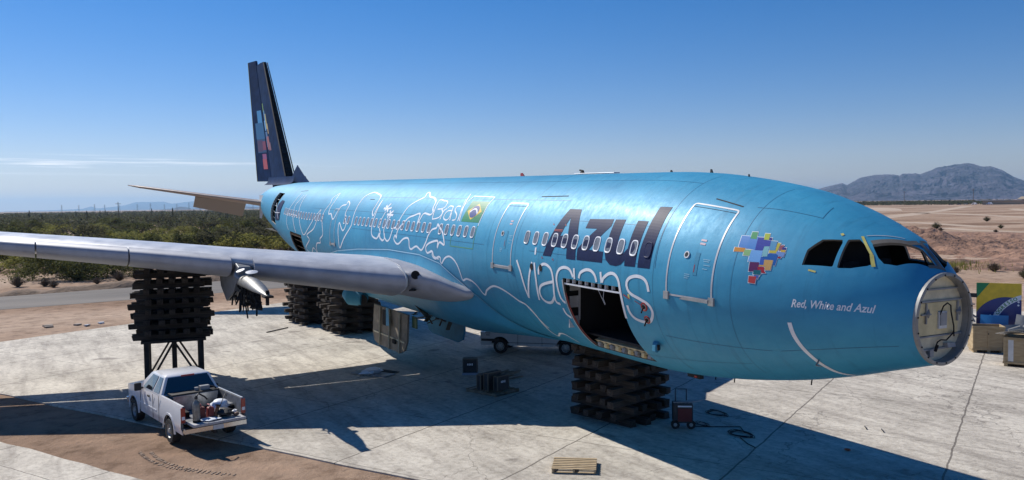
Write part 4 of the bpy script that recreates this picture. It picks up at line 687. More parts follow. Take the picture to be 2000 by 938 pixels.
# aft cargo opening and door 4 details
g = MB(); disc_ = [(AC[0] + .1, -9), (AC[1] - .1, -9)]
for i in range(9): x = AC[0] + .12 + i * .28; g.box(S(x, -8.5, -.06), (.04, .08, .16))
ribbon(g, [(AC[0], -10), (AC[1], -10)], .04, -.02, False); ribbon(g, [(AC[1] + .03, -8), (AC[1] + .03, -47)], .09, .006, False); ribbon(g, [(AC[0] + .9, -12), (AC[0] + .9, -46)], .05, -.16, False)
for a in (-18, -28, -38): ribbon(g, [(AC[0], a), (AC[1], a)], .04, -.16, False)
g.build('aft_cargo_frame', mat('aft_frame', (.16, .11, .07), .7, var=.3), air)
g = MB()
for i in range(12): a = -9 + i * 4.5; g.box(S(D4[1] - .04, a, -.08), (.12, .1, .14))
ribbon(g, [(D4[1] + .06, -11), (D4[1] + .06, 43)], .06, .006, False); ribbon(g, [(D4[0] - .02, 22), (D4[0] - .02, 43)], .05, .006, False); ribbon(g, [(D4[0] + .5, -10), (D4[0] + .5, 30)], .06, -.14, False)
for a in (-3, 8, 19, 31): ribbon(g, [(D4[0], a), (D4[1], a)], .05, -.14, False)
g.build('door_frame', mat('door_frame_grey', (.2, .24, .25), .5, var=.3), air)
g = MB(); fill(g, [(26.9, 2), (28.1, -2), (28.2, 8), (28.0, 24), (27.5, 31), (26.8, 30)], .03); g.build('swung_door_panel', NAVY, air); g = MB(); ribbon(g, [(27.0, 3), (27.9, 16), (28.6, 24)], .05, .06, False); ribbon(g, [(26.8, 12), (28.3, 9)], .04, .06, False); g.build('door_arm', WHITE, air)
# --- nose bulkhead
X0 = -15.78; ZC = -.32
def circ(x, r, k=48, zc=ZC): return [(x, r * math.cos(2 * math.pi * i / k), zc + r * math.sin(2 * math.pi * i / k)) for i in range(k)]
g = MB(); g.rings([circ(X0 + .02, .955), circ(X0 - .05, .955), circ(X0 - .06, .93), circ(X0 - .06, .885), circ(X0 + .02, .875), circ(X0 + .20, .875)], False); g.build('radome_ring', mat('ring_grey', (.26, .26, .25), .5, metal=.2, var=.15), air, smooth=True)
g = MB(); g.add(circ(X0 + .14, .88), [tuple(range(48))]); blk = g.build('nose_bulkhead', BEIGE, air)
g = MB()
for z in (.28, .04, -.68, -.95): l = math.sqrt(.865 ** 2 - (z - ZC) ** 2); g.box((X0 + .115, 0, z), (.05, 2 * l, .03))
g.build('bulkhead_stiffener', GREYP, blk)
g = MB(); g.box((X0 + .12, .05, -.32), (.02, 1.45, .66)); g.build('yellow_panel', BEIGE2, blk)
g = MB(); g.box((X0 + .10, -.12, -.36), (.06, .27, .36)); fr = g.build('radar_mount', GREYRIM, blk, bevel=.01); g = MB(); g.box((X0 + .07, -.12, -.34), (.03, .2, .26)); g.build('mount_plate', GREYP, fr)
for y_, zb_ in ((.42, -.2), (-.62, -.2)):
    g = MB(); g.box((X0 + .09, y_, zb_), (.04, .03, .42)); g.box((X0 + .09, y_, zb_ - .02), (.04, .3 if y_ > 0 else .03, .03)); g.add([(X0 + .08, y_ - .08, zb_ - .1), (X0 + .08, y_ + .08, zb_ - .02), (X0 + .0, y_, zb_), (X0 + .08, y_ - .08, zb_ + .1)], [(0, 1, 2), (0, 2, 3), (1, 3, 2)]); g.build('hinge_bracket', GREYP, blk)
g = MB(); g.tube([(X0 + .08, -.02, -.25), (X0 + .02, -.04, -.06), (X0 + .0, -.14, .0), (X0 + .0, -.25, -.06), (X0 + .02, -.3, -.2), (X0 + .03, -.42, -.5), (X0 + .05, -.47, -.72)], .015, 8); g.tube([(X0 + .08, .1, -.92), (X0 + .06, .06, -.8), (X0 + .05, -.04, -.76), (X0 + .04, -.2, -.78), (X0 + .04, -.4, -.66), (X0 + .08, -.5, -.62)], .015, 7); g.tube([(X0 + .08, .1, -1.0), (X0 + .06, .06, -.86)], .03, 6); g.build('cable_harness', BLACK, blk, smooth=True)
g = MB(); g.box((X0 + .1, .25, -1.02), (.1, .12, .14)); g.build('junction_box', GREYP, blk); g = MB(); g.box((X0 + .1, -.4, -.9), (.1, .3, .1), jit=.02); g.build('junction_box', GREYP, blk)
g = MB()
for i in range(18): a = 2 * math.pi * (i + .3) / 18; g.lathe([(.018, -.012), (.018, .012)], (X0 - .06, .905 * math.cos(a), ZC + .905 * math.sin(a)), (1, 0, 0), 8)
g.build('ring_bolt', BLACK, blk)
g = MB(); g.box((X0 + .12, .72, -.38), (.05, .1, .7)); g.build('rusty_strip', mat('rust_strip', (.13, .07, .04), .8, var=.3), blk)
# --- wing-body fairing
FT = [(q[0], q[1]) for q in POL['fair'] if q][::-1]; FT = [(-3.2, -89.5), (-2.6, -80)] + FT + [(18.2, -32), (19.5, -50), (20.5, -80), (21, -89.5)]
def atop(x):
    for i in range(len(FT) - 1):
        if FT[i][0] <= x <= FT[i + 1][0]: t = (x - FT[i][0]) / (FT[i + 1][0] - FT[i][0]); return FT[i][1] * (1 - t) + FT[i + 1][1] * t
    return -89.5
g = MB(); rs = []
for i in range(121):
    x = -3.2 + 24.2 * i / 120; a0 = atop(x); B = .52 * min(1, max(0, (x + 3.2) / 6)) ** 1.3 * min(1, max(0, (21 - x) / 6)); ring = []; w_ = []
    for j in range(33):
        u = j / 32; a = a0 + (-90 - a0) * u; s = min(1, u * 3.0); s = s * s * (3 - 2 * s); shp = s * (1 + .25 * math.exp(-((a + 45) / 16) ** 2)); P_ = Vector(S(x, a, .015 + B * shp)); P_.z = max(P_.z, -3.22); w_.append(P_)
    ring = w_ + [Vector((q.x, -q.y, q.z)) for q in w_[-2::-1]]; rs.append(ring)
g.rings(rs, False, closed=False); g.build('belly_fairing', BLUE, air, smooth=True, angle=50)
g = MB(); rr = [(x, atop(x) + .3) for x in [.2 * i - 2.6 for i in range(100)]]; ribbon(g, rr[:15], .02, .03); ribbon(g, rr[14:], .04, .035); g.build('fairing_edge', mat('fairing_edge_blue', (.35, .6, .75), .4), air)
# --- wings
WS = [(2.2, .35, 14.3, .95, -1.42), (2.7, .5, 14.2, .95, -1.42), (3.1, .9, 13.8, 1.2, -1.25), (3.5, 1.35, 13.3, 1.38, -1.08), (3.9, 1.95, 12.7, 1.45, -.98), (4.3, 2.45, 12.2, 1.45, -.93), (7, 4.15, 10.6, 1.22, -.66), (9.4, 5.65, 9.2, 1.08, -.42), (11.2, 6.8, 8.2, 1.0, -.23), (13.2, 8.05, 7.7, .92, -.04), (17.2, 10.6, 6.6, .78, .30), (22, 13.65, 5.3, .6, .75), (26, 16.2, 4.2, .42, 1.15), (28.6, 18.1, 3.2, .28, 1.45), (29.2, 18.7, 2.4, .2, 1.6)]
def wsec(y):
    for i in range(len(WS) - 1):
        if WS[i][0] <= y <= WS[i + 1][0]: t = (y - WS[i][0]) / (WS[i + 1][0] - WS[i][0]); return [WS[i][k] * (1 - t) + WS[i + 1][k] * t for k in range(1, 5)]
    return WS[-1][1:]
def foil(c):   # thickness halves at chord fraction c
    t = 5 * (.2969 * math.sqrt(c) - .126 * c - .3516 * c * c + .2843 * c ** 3 - .1036 * c ** 4); return t * .98, -t * 1.02 * (1 - .25 * c)
CS = [0, .002, .006, .014, .025, .04, .06, .09, .13, .18, .25, .33, .42, .52, .62, .70, .725, .92, 1.0]
def wring(y, sgn=1, cs=CS, grow=0, dx=0, dz=0):
    x0, ch, th, z0 = wsec(y); up_ = []; lo_ = []
    for c in cs:
        u, l = foil(c); zz = z0 + dz - .035 * ch * c; up_.append((x0 + dx + ch * c, sgn * y, zz + u * th + grow)); lo_.append((x0 + dx + ch * c, sgn * y, zz + l * th - grow))
    return up_[::-1] + lo_[1:]
def closed_ring(r): return r
for sgn, nm_ in ((1, 's'), (-1, 'p')):
    g = MB(); ys = [2.2 + (29.2 - 2.2) * (i / 70) for i in range(71)]; ys = sorted(set([q[0] for q in WS] + ys)); rs = [wring(y, sgn, [c for c in CS if c < .73]) for y in ys]
    g.rings(rs if sgn > 0 else [r[::-1] for r in rs]); wing = g.build('wing', [WINGTOP], air, smooth=True, angle=60)
    for y0, y1 in ((2.9, 9.3), (9.36, 15.4), (15.46, 20.6), (20.66, 28.4)):
        g = MB(); rs = [wring(y0 + (y1 - y0) * i / 8, sgn, [.765, .775, .79, .84, .9, 1.0], 0, .06, -.13) for i in range(9)]; g.rings(rs if sgn > 0 else [r[::-1] for r in rs]); g.build('flap', WINGTOP, wing, smooth=True, angle=40)
    # slats: rounded nose panels standing a little ahead of the box, with gaps between them
    segs = [(4.3, 9.05), (9.75, 13.0), (13.04, 16.0), (16.04, 19.8), (19.84, 24), (24.04, 28.4)]
    for y0, y1 in segs:
        g = MB(); k = 12; rs = []
        for i in range(k + 1):
            y = y0 + .008 + (y1 - y0 - .016) * i / k; r = wring(y, sgn, [0, .002, .006, .014, .025, .04, .06, .085, .11], .045, -.24, -.12); n_ = len(r); x0, ch, th, z0 = wsec(y)
            inner = [(x0 + ch * .07, sgn * y, z0 - .1)] ; rs.append(r + inner)
        g.rings(rs if sgn > 0 else [r[::-1] for r in rs]); g.build('slat', SILVER, wing, smooth=True, angle=40)
    if sgn > 0:
        g = MB(); rs = [wring(y, 1, [0, .002, .006, .014, .025, .04, .06, .09, .13, .18], .02, -.02, 0) for y in (2.45, 2.7, 2.9, 3.1, 3.3, 3.5, 3.7, 3.9, 4.1, 4.24)]; g.rings(rs, True); rf_ = g.build('root_fillet', SILVER, wing, smooth=True, angle=50)
        g = MB(); x0, ch, th, z0 = wsec(4.0); g.lathe([(.005, .0), (.16, .01), (.16, -.03)], (x0 - .02, 4.0, z0 + .16), (-.85, .5, .15), 18); g.build('landing_light_recess', BLACK, rf_)
        g = MB(); x0, ch, th, z0 = wsec(4.1); g.box((x0 + .2, 3.9, z0 - .42), (.2, .75, .05), rz=.9); g.build('fillet_slot', BLACK, rf_)
        g = MB(); rs = []
        for i in range(7):
            t = i / 6; y = 4.24 + .04 * t; rs.append([Vector(q) + Vector((-.09 * math.sin(math.pi * t), 0, .03 * math.sin(math.pi * t))) for q in wring(4.27, 1, [0, .002, .006, .014, .025, .04, .06], .05, -.1, 0)])
        g.rings([[Vector(q) + Vector((0, d, 0)) for q in wring(4.26, 1, [0, .002, .006, .014, .025, .04, .06, .085], .05, -.25, -.1)] for d in (0, .05)]); g.build('slat_end_rib', GREYRIM, wing, smooth=True)
# pylon stub at the starboard engine station
g = MB(); PY = 9.38
def prect(x, z0, z1, hw): return [(x, PY - hw, z0), (x, PY + hw, z0), (x, PY + hw * .8, z1), (x, PY - hw * .8, z1)]
g.rings([prect(5.3, -.98, -.55, .28), prect(5.8, -1.5, -.4, .31), prect(7.2, -2.0, -.2, .3), prect(8.8, -1.6, -.2, .2), prect(9.8, -1.2, -.4, .06)]); py = g.build('pylon_stub', mat('pylon_grey', (.2, .21, .22), .5, metal=.4, var=.15), air, bevel=.03)
g = MB(); rs = []
for x, hw, zt, zb in ((5.4, .28, -.85, -1.4), (4.6, .31, -.80, -1.42), (3.8, .31, -.84, -1.4), (3.0, .27, -.95, -1.36), (2.3, .18, -1.08, -1.3), (1.8, .05, -1.19, -1.26)):
    rs.append([(x, PY + hw * math.cos(a), (zt + zb) / 2 + ((zt - zb) / 2) * (math.sin(a) if math.sin(a) > 0 else .45 * math.sin(a))) for a in [2 * math.pi * i / 20 for i in range(20)]])
g.rings(rs); g.build('pylon_nose_cap', ALU, py, smooth=True, angle=60)
g = MB(); g.lathe([(.30, 0), (.33, .12), (.26, .16), (.05, .1)], (5.4, PY, -.85), (-.5, .4, .75), 20); g.build('pylon_collar', GREYP, py, smooth=True)
g = MB(); g.lathe([(.02, .0), (.2, .02), (.22, .05), (.05, .08)], (4.6, PY - .1, -.72), (-.2, .1, 1), 16); g.lathe([(.02, .0), (.15, .02), (.16, .05)], (5.0, PY + .2, -.68), (-.1, .4, 1), 14); g.build('torn_duct', GREYRIM, py, smooth=True)
random.seed(11); g = MB()
for i in range(44):
    a = Vector((random.uniform(3.8, 6.2), PY + random.uniform(-.3, .3), random.uniform(-1.55, -1.1))); b = a + Vector((random.uniform(-.5, .35), random.uniform(-.2, .2), random.uniform(-.75, -.05))); g.tube([a, (a + b) / 2 + Vector((random.uniform(-.1, .1), 0, 0)), b], random.uniform(.02, .05), 5)
for i in range(7): g.box((random.uniform(3.8, 5.6), PY + random.uniform(-.2, .2), random.uniform(-1.9, -1.35)), (.4, .3, .3), jit=.08, M=Matrix.Rotation(random.uniform(0, 3), 3, 'Y'))
g.build('torn_mount', BLACK, py); g = MB(); g.box((1.9, PY, -1.3), (.1, .1, .5)); g.box((1.85, PY, -1.25), (.4, .3, .07)); g.tube([(3, PY, -1.25), (2.9, PY + .1, -1.45), (2.7, PY, -1.55)], .02, 5); g.build('forward_hook', BLACK, py)
# --- vertical fin and rudder
fin = MB()
def finring(z, xl, xh, t):
    return [(xl, -t * .7, z), (xl, t * .7, z), (xl + (xh - xl) * .25, t, z), (xl + (xh - xl) * .6, t * .8, z), (xh, t * .42, z), (xh, -t * .42, z), (xl + (xh - xl) * .6, -t * .8, z), (xl + (xh - xl) * .25, -t, z)]
zs = [2.5, 2.9, 3.4, 4.5, 6.5, 9, 11, 12.3]
fin.rings([finring(z, 34.0 + (z - 3) * .765, 38.6 + (z - 2.9) * .53, .42 - (z - 2.9) * .026) for z in zs]); fo = fin.build('vertical_fin', FINM, air, smooth=True, angle=40)
g = MB()
for s in (1, -1): g.rings([[(34.0 + (z - 3) * .765 - dx, s * (.36 - (z - 2.9) * .022), z) for dx in (-.02, .28)] for z in (3.3, 12.25)], False, closed=False)
for i in range(34): z = 3.4 + i * .26; g.box((33.93 + (z - 3) * .765, 0, z), (.08, .5 - (z - 3) * .03, .03))
g.add([(33.97 + (z - 3) * .765, s * (.30 - (z - 2.9) * .02), z) for z in (3.2, 12.3) for s in (-1, 1)], [(0, 1, 3, 2)]); g.build('exposed_front_spar', mat('spar_dark', (.02, .022, .024), .8, var=.6, vscale=9), fo)
g = MB(); g.rings([[(29.3, -.03, 2.75), (29.3, .03, 2.75), (29.32, 0, 2.86)], [(30.6, -.16, 2.75), (30.6, .16, 2.75), (30.6, 0, 3.35)], [(32.0, -.30, 2.7), (32.0, .30, 2.7), (32.1, 0, 4.05)], [(33.0, -.36, 2.7), (33.0, .36, 2.7), (33.0, 0, 3.6)]]); g.build('dorsal_fillet', FINM, fo, smooth=True, angle=60)
g = MB(); g.rings([[(31.5 + i * .8, math.copysign(1, s) * (.0 + w_), z) for w_, z in ((.75 - .0 * i, 2.66), (.5, 2.86), (.4, 3.25))] for i in range(10) for s in (1,)], False, closed=False); g.rings([[(31.5 + i * .8, -w_, z) for w_, z in ((.75, 2.66), (.5, 2.86), (.4, 3.25))][::-1] for i in range(10)], False, closed=False); g.build('fin_root_fairing', FINM, fo, smooth=True, angle=80)
g = MB(); dl = R(13)
def rring(z, c, t): 
    xh = 38.72 + (z - 2.9) * .53; return [(xh, -t, z), (xh, t, z), (xh + c * math.cos(dl), c * math.sin(dl) + .015, z), (xh + c * math.cos(dl), c * math.sin(dl) - .015, z)]
g.rings([rring(2.95, 2.75, .17), rring(12.75, 1.5, .08)]); ru = g.build('rudder', FINM, air)
g = MB(); g.rings([[(q[0] + .02, q[1] + .012, q[2]) for q in r[2:]] + [(q[0] - .06, q[1] + .012, q[2]) for q in r[:1:-1]] for r in (rring(2.95, 2.75, .17), rring(12.75, 1.5, .08))]); g.build('rudder_edge', mat('edge_olive', (.28, .29, .12), .6), ru)
# tail emblem blocks (t = chord position on rudder 0..1, on fin 1.., z)
def rudq(z, t, off=.012):
    c = 2.75 - (z - 2.95) * .128; th = .17 - (z - 2.95) * .0092; xh = 38.72 + (z - 2.9) * .53
    a = Vector((xh, th, z)); b = Vector((xh + c * math.cos(dl), c * math.sin(dl) + .015, z)); return a.lerp(b, t) + Vector((0, off, 0))
def finq(z, t, off=.014):
    xl, xh, th = 34.0 + (z - 3) * .765, 38.6 + (z - 2.9) * .53, .42 - (z - 2.9) * .026; y = th * (.8 + (.42 - .8) * max(0, (t - .6) / .4)) if t > .6 else th * (1 - .2 * (t - .25) / .35); return Vector((xl + (xh - xl) * t, y + off, z))
def blocks(fn, lst, parent, nm__):
    ms = []; g = MB()
    for i, (c, z0, z1, t0, t1) in enumerate(lst):
        ms.append(mat('tail_' + c[1:], hexc(c), .4, coat=.2)); o_ = .012 + i * .002; g.add([fn(z0, t0, o_), fn(z0, t1, o_), fn(z1, t1, o_), fn(z1, t0, o_)], [(0, 1, 2, 3)], i)
    g.build(nm__, ms, parent)
blocks(rudq, [('#4a90c0', 7.4, 8.6, .1, .5), ('#2a6088', 6.3, 7.6, .05, .75), ('#1c3c60', 5.2, 6.3, .05, .72), ('#52203a', 5.3, 6.2, .3, .7), ('#8a2a30', 5.4, 6.1, .05, .3), ('#c04a40', 3.9, 4.7, .12, .42), ('#a04a70', 4.7, 5.1, .1, .4)], ru, 'tail_emblem')
blocks(finq, [('#7aa040', 8.4, 9.1, .84, .94), ('#4a80b0', 7.6, 8.5, .76, .9), ('#c0b050', 7.0, 8.2, .66, .78), ('#6aa0d0', 6.9, 7.7, .8, .97), ('#b89030', 6.6, 7.4, .58, .68), ('#2a5890', 5.6, 6.8, .76, .98), ('#a04028', 5.4, 6.4, .66, .9), ('#702038', 5.3, 5.9, .56, .8)], fo, 'tail_emblem')
# --- horizontal stabilisers
for sgn in (1, -1):
    g = MB(); rs = []
    for y, xl, ch, th, z in ((.7, 35.4, 5.3, .5, 1.22), (2, 36.3, 4.8, .44, 1.42), (5, 39.1, 3.6, .33, 1.88), (9.0, 42.6, 2.15, .2, 2.5), (9.7, 43.6, 1.2, .08, 2.62)):
        r = []
        for c in CS[::2]: u, l = foil(c); r.append((c, u, l))
        up_ = [(xl + ch * c, sgn * y, z + u * th) for c, u, l in r][::-1]; lo_ = [(xl + ch * c, sgn * y, z + l * th) for c, u, l in r][1:]; rs.append(up_ + lo_)
    g.rings(rs if sgn > 0 else [r[::-1] for r in rs]); hz = g.build('horizontal_stabiliser', mat('stab_tan', (.30, .26, .24), .45, metal=.2, var=.1) if sgn > 0 else SILVER, air, smooth=True, angle=60)
    g = MB(); g.add([(40.6, sgn * 1.7, 1.25), (42.0, sgn * 5.2, 1.75), (43.1, sgn * 5.2, .95), (42.0, sgn * 1.7, .2), (40.65, sgn * 1.7, 1.33), (42.05, sgn * 5.2, 1.83), (43.15, sgn * 5.2, 1.0), (42.05, sgn * 1.7, .25)], [(0, 1, 2, 3), (4, 7, 6, 5), (0, 4, 5, 1), (1, 5, 6, 2), (2, 6, 7, 3), (3, 7, 4, 0)]); g.build('elevator', mat('elevator_grey', (.24, .235, .23), .5), hz)
    if sgn > 0: g = MB(); g.add([(35.0, 1.45, 1.9), (37.4, 1.42, 1.9), (37.6, 1.38, .2), (36.4, 1.5, .2)], [(0, 1, 2, 3)]); g.build('root_plate', GREYRIM, hz)
# --- hanging gear doors and wreckage under the fairing
def gdoor(y, x0, x1, z0, z1, m, name, lean=0):
    pts = []; cx = [(x0, z0), (x1, z0), (x1, z1 + .5), (x1 - .25, z1 + .12), (x1 - .7, z1), (x0 + .7, z1), (x0 + .2, z1 + .2), (x0, z1 + .6)]; k = len(cx)
    g = MB(); g.add([(x, y + lean * (z - z0), z) for x, z in cx] + [(x, y - .1 + lean * (z - z0), z) for x, z in cx], [tuple(range(k)), tuple(range(2 * k - 1, k - 1, -1))] + [(i, i + k, (i + 1) % k + k, (i + 1) % k) for i in range(k)]); return g.build(name, m, air, bevel=.02)
gd = gdoor(2.0, 7.6, 11.8, -3.15, -4.95, mat('door_inner', (.22, .185, .14), .7, var=.3, vscale=2), 'gear_door', -.05)
g = MB()
for x in (8.4, 9.6, 10.8): g.bar((x, 2.05, -3.2), (x - .1, 2.15, -4.95), .05, .08)
g.bar((7.8, 2.08, -4.4), (11.6, 2.08, -4.4), .04, .06); g.build('door_rib', BEIGE, gd); g = MB(); g.box((10.2, 2.06, -3.6), (.5, .05, .7)); g.box((8.9, 2.12, -4.5), (.3, .08, .2)); g.build('cutout', BLACK, gd); g = MB(); g.add([(9.6, 2.12, -3.1), (9.9, 2.12, -3.1), (9.7, 2.2, -3.9), (9.3, 2.2, -3.85)], [(0, 1, 2, 3)]); g.build('blue_flap', BLUE, gd)
gdoor(-.8, 7.8, 12.0, -3.1, -4.75, DBLUE, 'gear_door', .03)
g = MB(); random.seed(4)
g.bar((4.6, 1.4, -2.7), (6.6, 1.9, -3.15), .5, .05); g.bar((5.3, 2.2, -2.55), (6.3, 2.3, -2.35), .3, .05); g.bar((4.9, 2.2, -2.9), (6.0, 2.4, -2.3), .25, .04)
for i in range(12): a = Vector((random.uniform(4.4, 7.0), random.uniform(1.0, 2.0), -3.0)); g.bar(a, a + Vector((random.uniform(-.5, .5), random.uniform(-.2, .3), random.uniform(-.5, .1))), random.uniform(.05, .2), .03)
g.build('torn_fairing_frame', mat('torn_frame', (.07, .065, .05), .7, var=.4), air)
g = MB(); g.box((7.3, 1.8, -3.45), (.5, .05, .5)); g.build('green_bracket', mat('chromate_green', (.05, .12, .05), .6), air)
g = MB(); g.tube([(12.6, 2.2, -3.0), (13.2, 2.6, -2.9), (13.6, 2.7, -2.8)], [.35, .45, .3], 16); g.build('duct_housing', DBLUE, air, smooth=True); g = MB(); g.lathe([(.28, 0), (.3, .1), (.2, .1)], (12.55, 2.3, -3.05), (-.7, .7, -.1), 18); g.build('duct_opening', BLACK, air)
# ================================================================ TIMBER CRIBS
random.seed(21)
bm0 = MB(); bm0.box((0, 0, 0), (1, .24, .21), jit=.012); beam = bm0.build('timber_beam', WOODD, bevel=.005)
me2 = []
for i in range(5): b_ = MB(); b_.box((0, 0, 0), (1, .24, .21), jit=.012); o = b_.build('timber_beam', WOODD, bevel=.005); me2.append(o)
pool = [beam] + me2; first = {id(o): True for o in pool}
def put_beam(x, y, z, ln, rz, lab, grp, tilt=0):
    o = random.choice(pool)
    if first[id(o)]: first[id(o)] = False; q = o
    else: q = o.copy(); C.objects.link(q)
    q.location = (x, y, z); q.rotation_euler = (0, tilt, rz); q.scale = (ln, 1, 1); return tag(q, lab, 'timber beam', grp)
def crib(cx, cy, z0, z1, ln, rz, lab, grp, per=3, lh=.212, miss=.0, first_dir=0, jit=.2):
    n = round((z1 - z0) / lh); 
    for i in range(n):
        z = z0 + lh * (i + .5); d = (i + first_dir) % 2; a = rz + (math.pi / 2 if d else 0)
        for k in range(per):
            off = (k / (per - 1) - .5) * (ln - 1.05); px, py_ = -math.sin(a) * off, math.cos(a) * off; s = random.uniform(-jit, jit); L_ = ln + random.uniform(-jit, jit) * 1.5
            put_beam(cx + px + math.cos(a) * s, cy + py_ + math.sin(a) * s, z, L_, a + random.uniform(-.035, .035), lab, grp)
crib(-3.35, -1.15, .045, 2.64, 2.7, R(13), 'dark timber beam in the crib under the forward belly, below the open cargo door', 'beams of the forward belly crib', per=4, jit=.12)
crib(21.0, .15, .045, 3.25, 3.0, R(4), 'dark timber beam in the nearer of the two cribs under the rear belly', 'beams of the nearer rear crib', per=3)
crib(26.0, .9, .045, 3.85, 2.9, R(4), 'dark timber beam in the farther of the two cribs under the rear belly', 'beams of the farther rear crib', per=3)
crib(11.9, 11.0, 1.93, 4.95, 2.95, R(82), 'near-black timber beam stacked on the steel stand under the wing', 'beams of the crib under the wing', per=5, jit=.16)
crib(21.0, -13.2, .045, 4.6, 3.0, R(10), 'dark timber beam in the crib under the far wing', 'beams of the crib under the far wing', per=3)
st = empty('support_stand', (11.9, 11.0, .045), R(-8), 'black steel stand with diagonal braces carrying the timber stack under the wing', 'stand')
for a, b in ((-1.2, -1.05), (-1.2, 1.05), (1.2, -1.05), (1.2, 1.05), (0, 0)):
    g = MB(); g.box((a, b, .93), (.2, .2, 1.86)); g.build('post', STEEL, st)
for p_, q_ in (((-1.2, 0, 1.8), (-1.2, -1.0, .1)), ((-1.2, 0, 1.8), (-1.0, .95, .1)), ((1.2, 0, 1.8), (1.2, 1.0, .1)), ((1.2, 0, 1.8), (1.2, -1.0, .1)), ((-1.1, -1.05, .08), (1.1, -1.05, .08)), ((-1.1, 1.05, .08), (1.1, 1.05, .08)), ((-1.2, -1.05, .08), (-2.0, -1.25, .02)), ((-1.2, -1.2, .1), (-2.1, -1.6, .02))):
    g = MB(); g.bar(p_, q_, .08, .08); g.build('brace', STEEL, st)
g = MB(); g.box((0, 0, 1.83), (2.8, 2.5, .1)); g.build('top_plate', STEEL, st)
# ================================================================ PICKUP
PW = mat('truck_white', (.74, .75, .77), .3, coat=.6, var=.03); GLS = mat('dark_glass', (.012, .016, .022), .08, coat=1, spec=.8); CHR = mat('chrome', (.6, .62, .65), .18, metal=.95); BEDM = mat('bed_liner', (.14, .15, .17), .6, var=.3, vscale=5); TRIM = mat('black_trim', (.02, .02, .022), .6)
RIMM = mat('rim_metal_grey', (.38, .38, .37), .45, metal=.3, var=.2)
def wheel(root, x, y, r_, wd, side):
    c = (x, y, r_); g = MB(); g.lathe([(r_ * .6, -wd / 2), (r_ * .93, -wd / 2), (r_, -wd / 2 + .04), (r_, wd / 2 - .04), (r_ * .93, wd / 2), (r_ * .6, wd / 2), (r_ * .6, -wd / 2)], c, (0, side, 0), 28); w_ = empty('wheel'); w_.parent = root
    g.build('tyre', RUB, w_, smooth=True, angle=40); g = MB(); g.lathe([(r_ * .6, -wd / 2 + .02), (r_ * .61, wd / 2 - .02), (r_ * .56, wd / 2 - .005), (r_ * .5, wd / 2 - .07), (r_ * .22, wd / 2 - .05), (r_ * .2, wd / 2 + .0), (.02, wd / 2 + .01)], c, (0, side, 0), 24); rim = g.build('rim', RIMM, w_, smooth=True, angle=30)
    g = MB()
    for i in range(8): a = 2 * math.pi * i / 8; g.lathe([(.035, 0), (.035, .012)], (x + math.cos(a) * r_ * .37, y + side * (wd / 2 - .075), r_ + math.sin(a) * r_ * .37), (0, side, 0), 8)
    g.build('rim_slot', BLACK, rim)
def side_y(z, W_=1.0): return W_ - .05 * ((z - .8) / .5) ** 2 - (.03 if z < .62 else 0)
tk = empty('pickup_truck', (1.69, 11.62, .03), math.atan2(.177, .984), 'white pickup with its tailgate down and tools in the bed, before the wing stand', 'pickup truck')
WB = 3.645; WR = .39
def bottom(x):
    b = .46
    for wx_ in (0, WB):
        d = abs(x - wx_)
        if d < .52: b = max(b, WR + math.sqrt(max(0, .52 ** 2 - d * d)))
    return b
def top(x): return 1.33 if x < .97 else (1.30 if x < 3.0 else 1.30 - .16 * ((x - 3.0) / 1.6) ** 1.6)
body = MB()
for s in (1, -1):
    rs = []; x = -1.12
    X_ = []
    while x < 4.56: X_.append(x); x += .06
    for x in X_:
        b, t = bottom(x), top(x); e = .09 * max(0, (x - 4.1) / .46) ** 2; rs.append([(x, s * (side_y(b + (t - b) * k / 9) - e), b + (t - b) * k / 9) for k in range(10)])
    body.rings(rs if s < 0 else [r[::-1] for r in rs], False, closed=False)
    rs2 = [[(x, s * .93, q[2]) for q in r] for x, r in zip(X_, rs)]      # inner skin
    body.rings([r for r in rs2], False, closed=False)
    body.rings([[(x, s * side_y(top(x)), top(x)), (x, s * .88, top(x) + .005)] for x in X_ if x < .95], False, closed=False)
# hood, cowl, front, floor
hx = [3.0 + .1 * i for i in range(17)]; body.rings([[(x, y, top(x) + .07 * (1 - (y / .95) ** 2)) for y in (-.95, -.7, -.35, 0, .35, .7, .95)] for x in hx], False, closed=False)
body.box((4.58, 0, .78), (.10, 1.8, .62)); body.box((1.75, 0, .52), (5.4, 1.6, .12)); body.box((2.07, 0, .9), (2.25, 1.84, .7))
# cab greenhouse
cb = [(1.20, .93, 1.28), (3.15, .93, 1.28)]
low = [(.93, -.93), (3.2, -.93), (3.2, .93), (.93, .93)]; top_ = [(1.15, -.70), (2.45, -.72), (2.45, .72), (1.15, .70)]
body.rings([[(x, y, 1.27) for x, y in low], [(x + (-.01 if x < 2 else .0), y * 1.0, 1.30) for x, y in low], [(x * 1 + (.0), y, 1.84) for x, y in top_], [(1.26, -.6, 1.9), (2.3, -.6, 1.9), (2.3, .6, 1.9), (1.26, .6, 1.9)]])
body.box((.96, 0, 1.0), (.06, 1.84, .6))
bo = body.build('body', PW, tk, smooth=True, angle=38)
g = MB(); g.box((-.08, 0, .80), (2.06, 1.78, .05)); g.box((.90, 0, 1.05), (.04, 1.78, .5)); 
for s in (1, -1): g.box((-.08, s * .90, 1.06), (2.06, .05, .5)); g.box((0, s * .80, .92), (.9, .22, .22))
bd = g.build('bed', BEDM, tk, bevel=.01)
g = MB(); g.box((-1.36, 0, .80), (.52, 1.62, .06)); g.box((-1.62, 0, .80), (.05, 1.62, .08)); g.build('tailgate', mat('gate_grey', (.42, .42, .43), .5, var=.3, vscale=7), tk, bevel=.01)
def lerp3(a, b, t): return Vector(a).lerp(Vector(b), t)
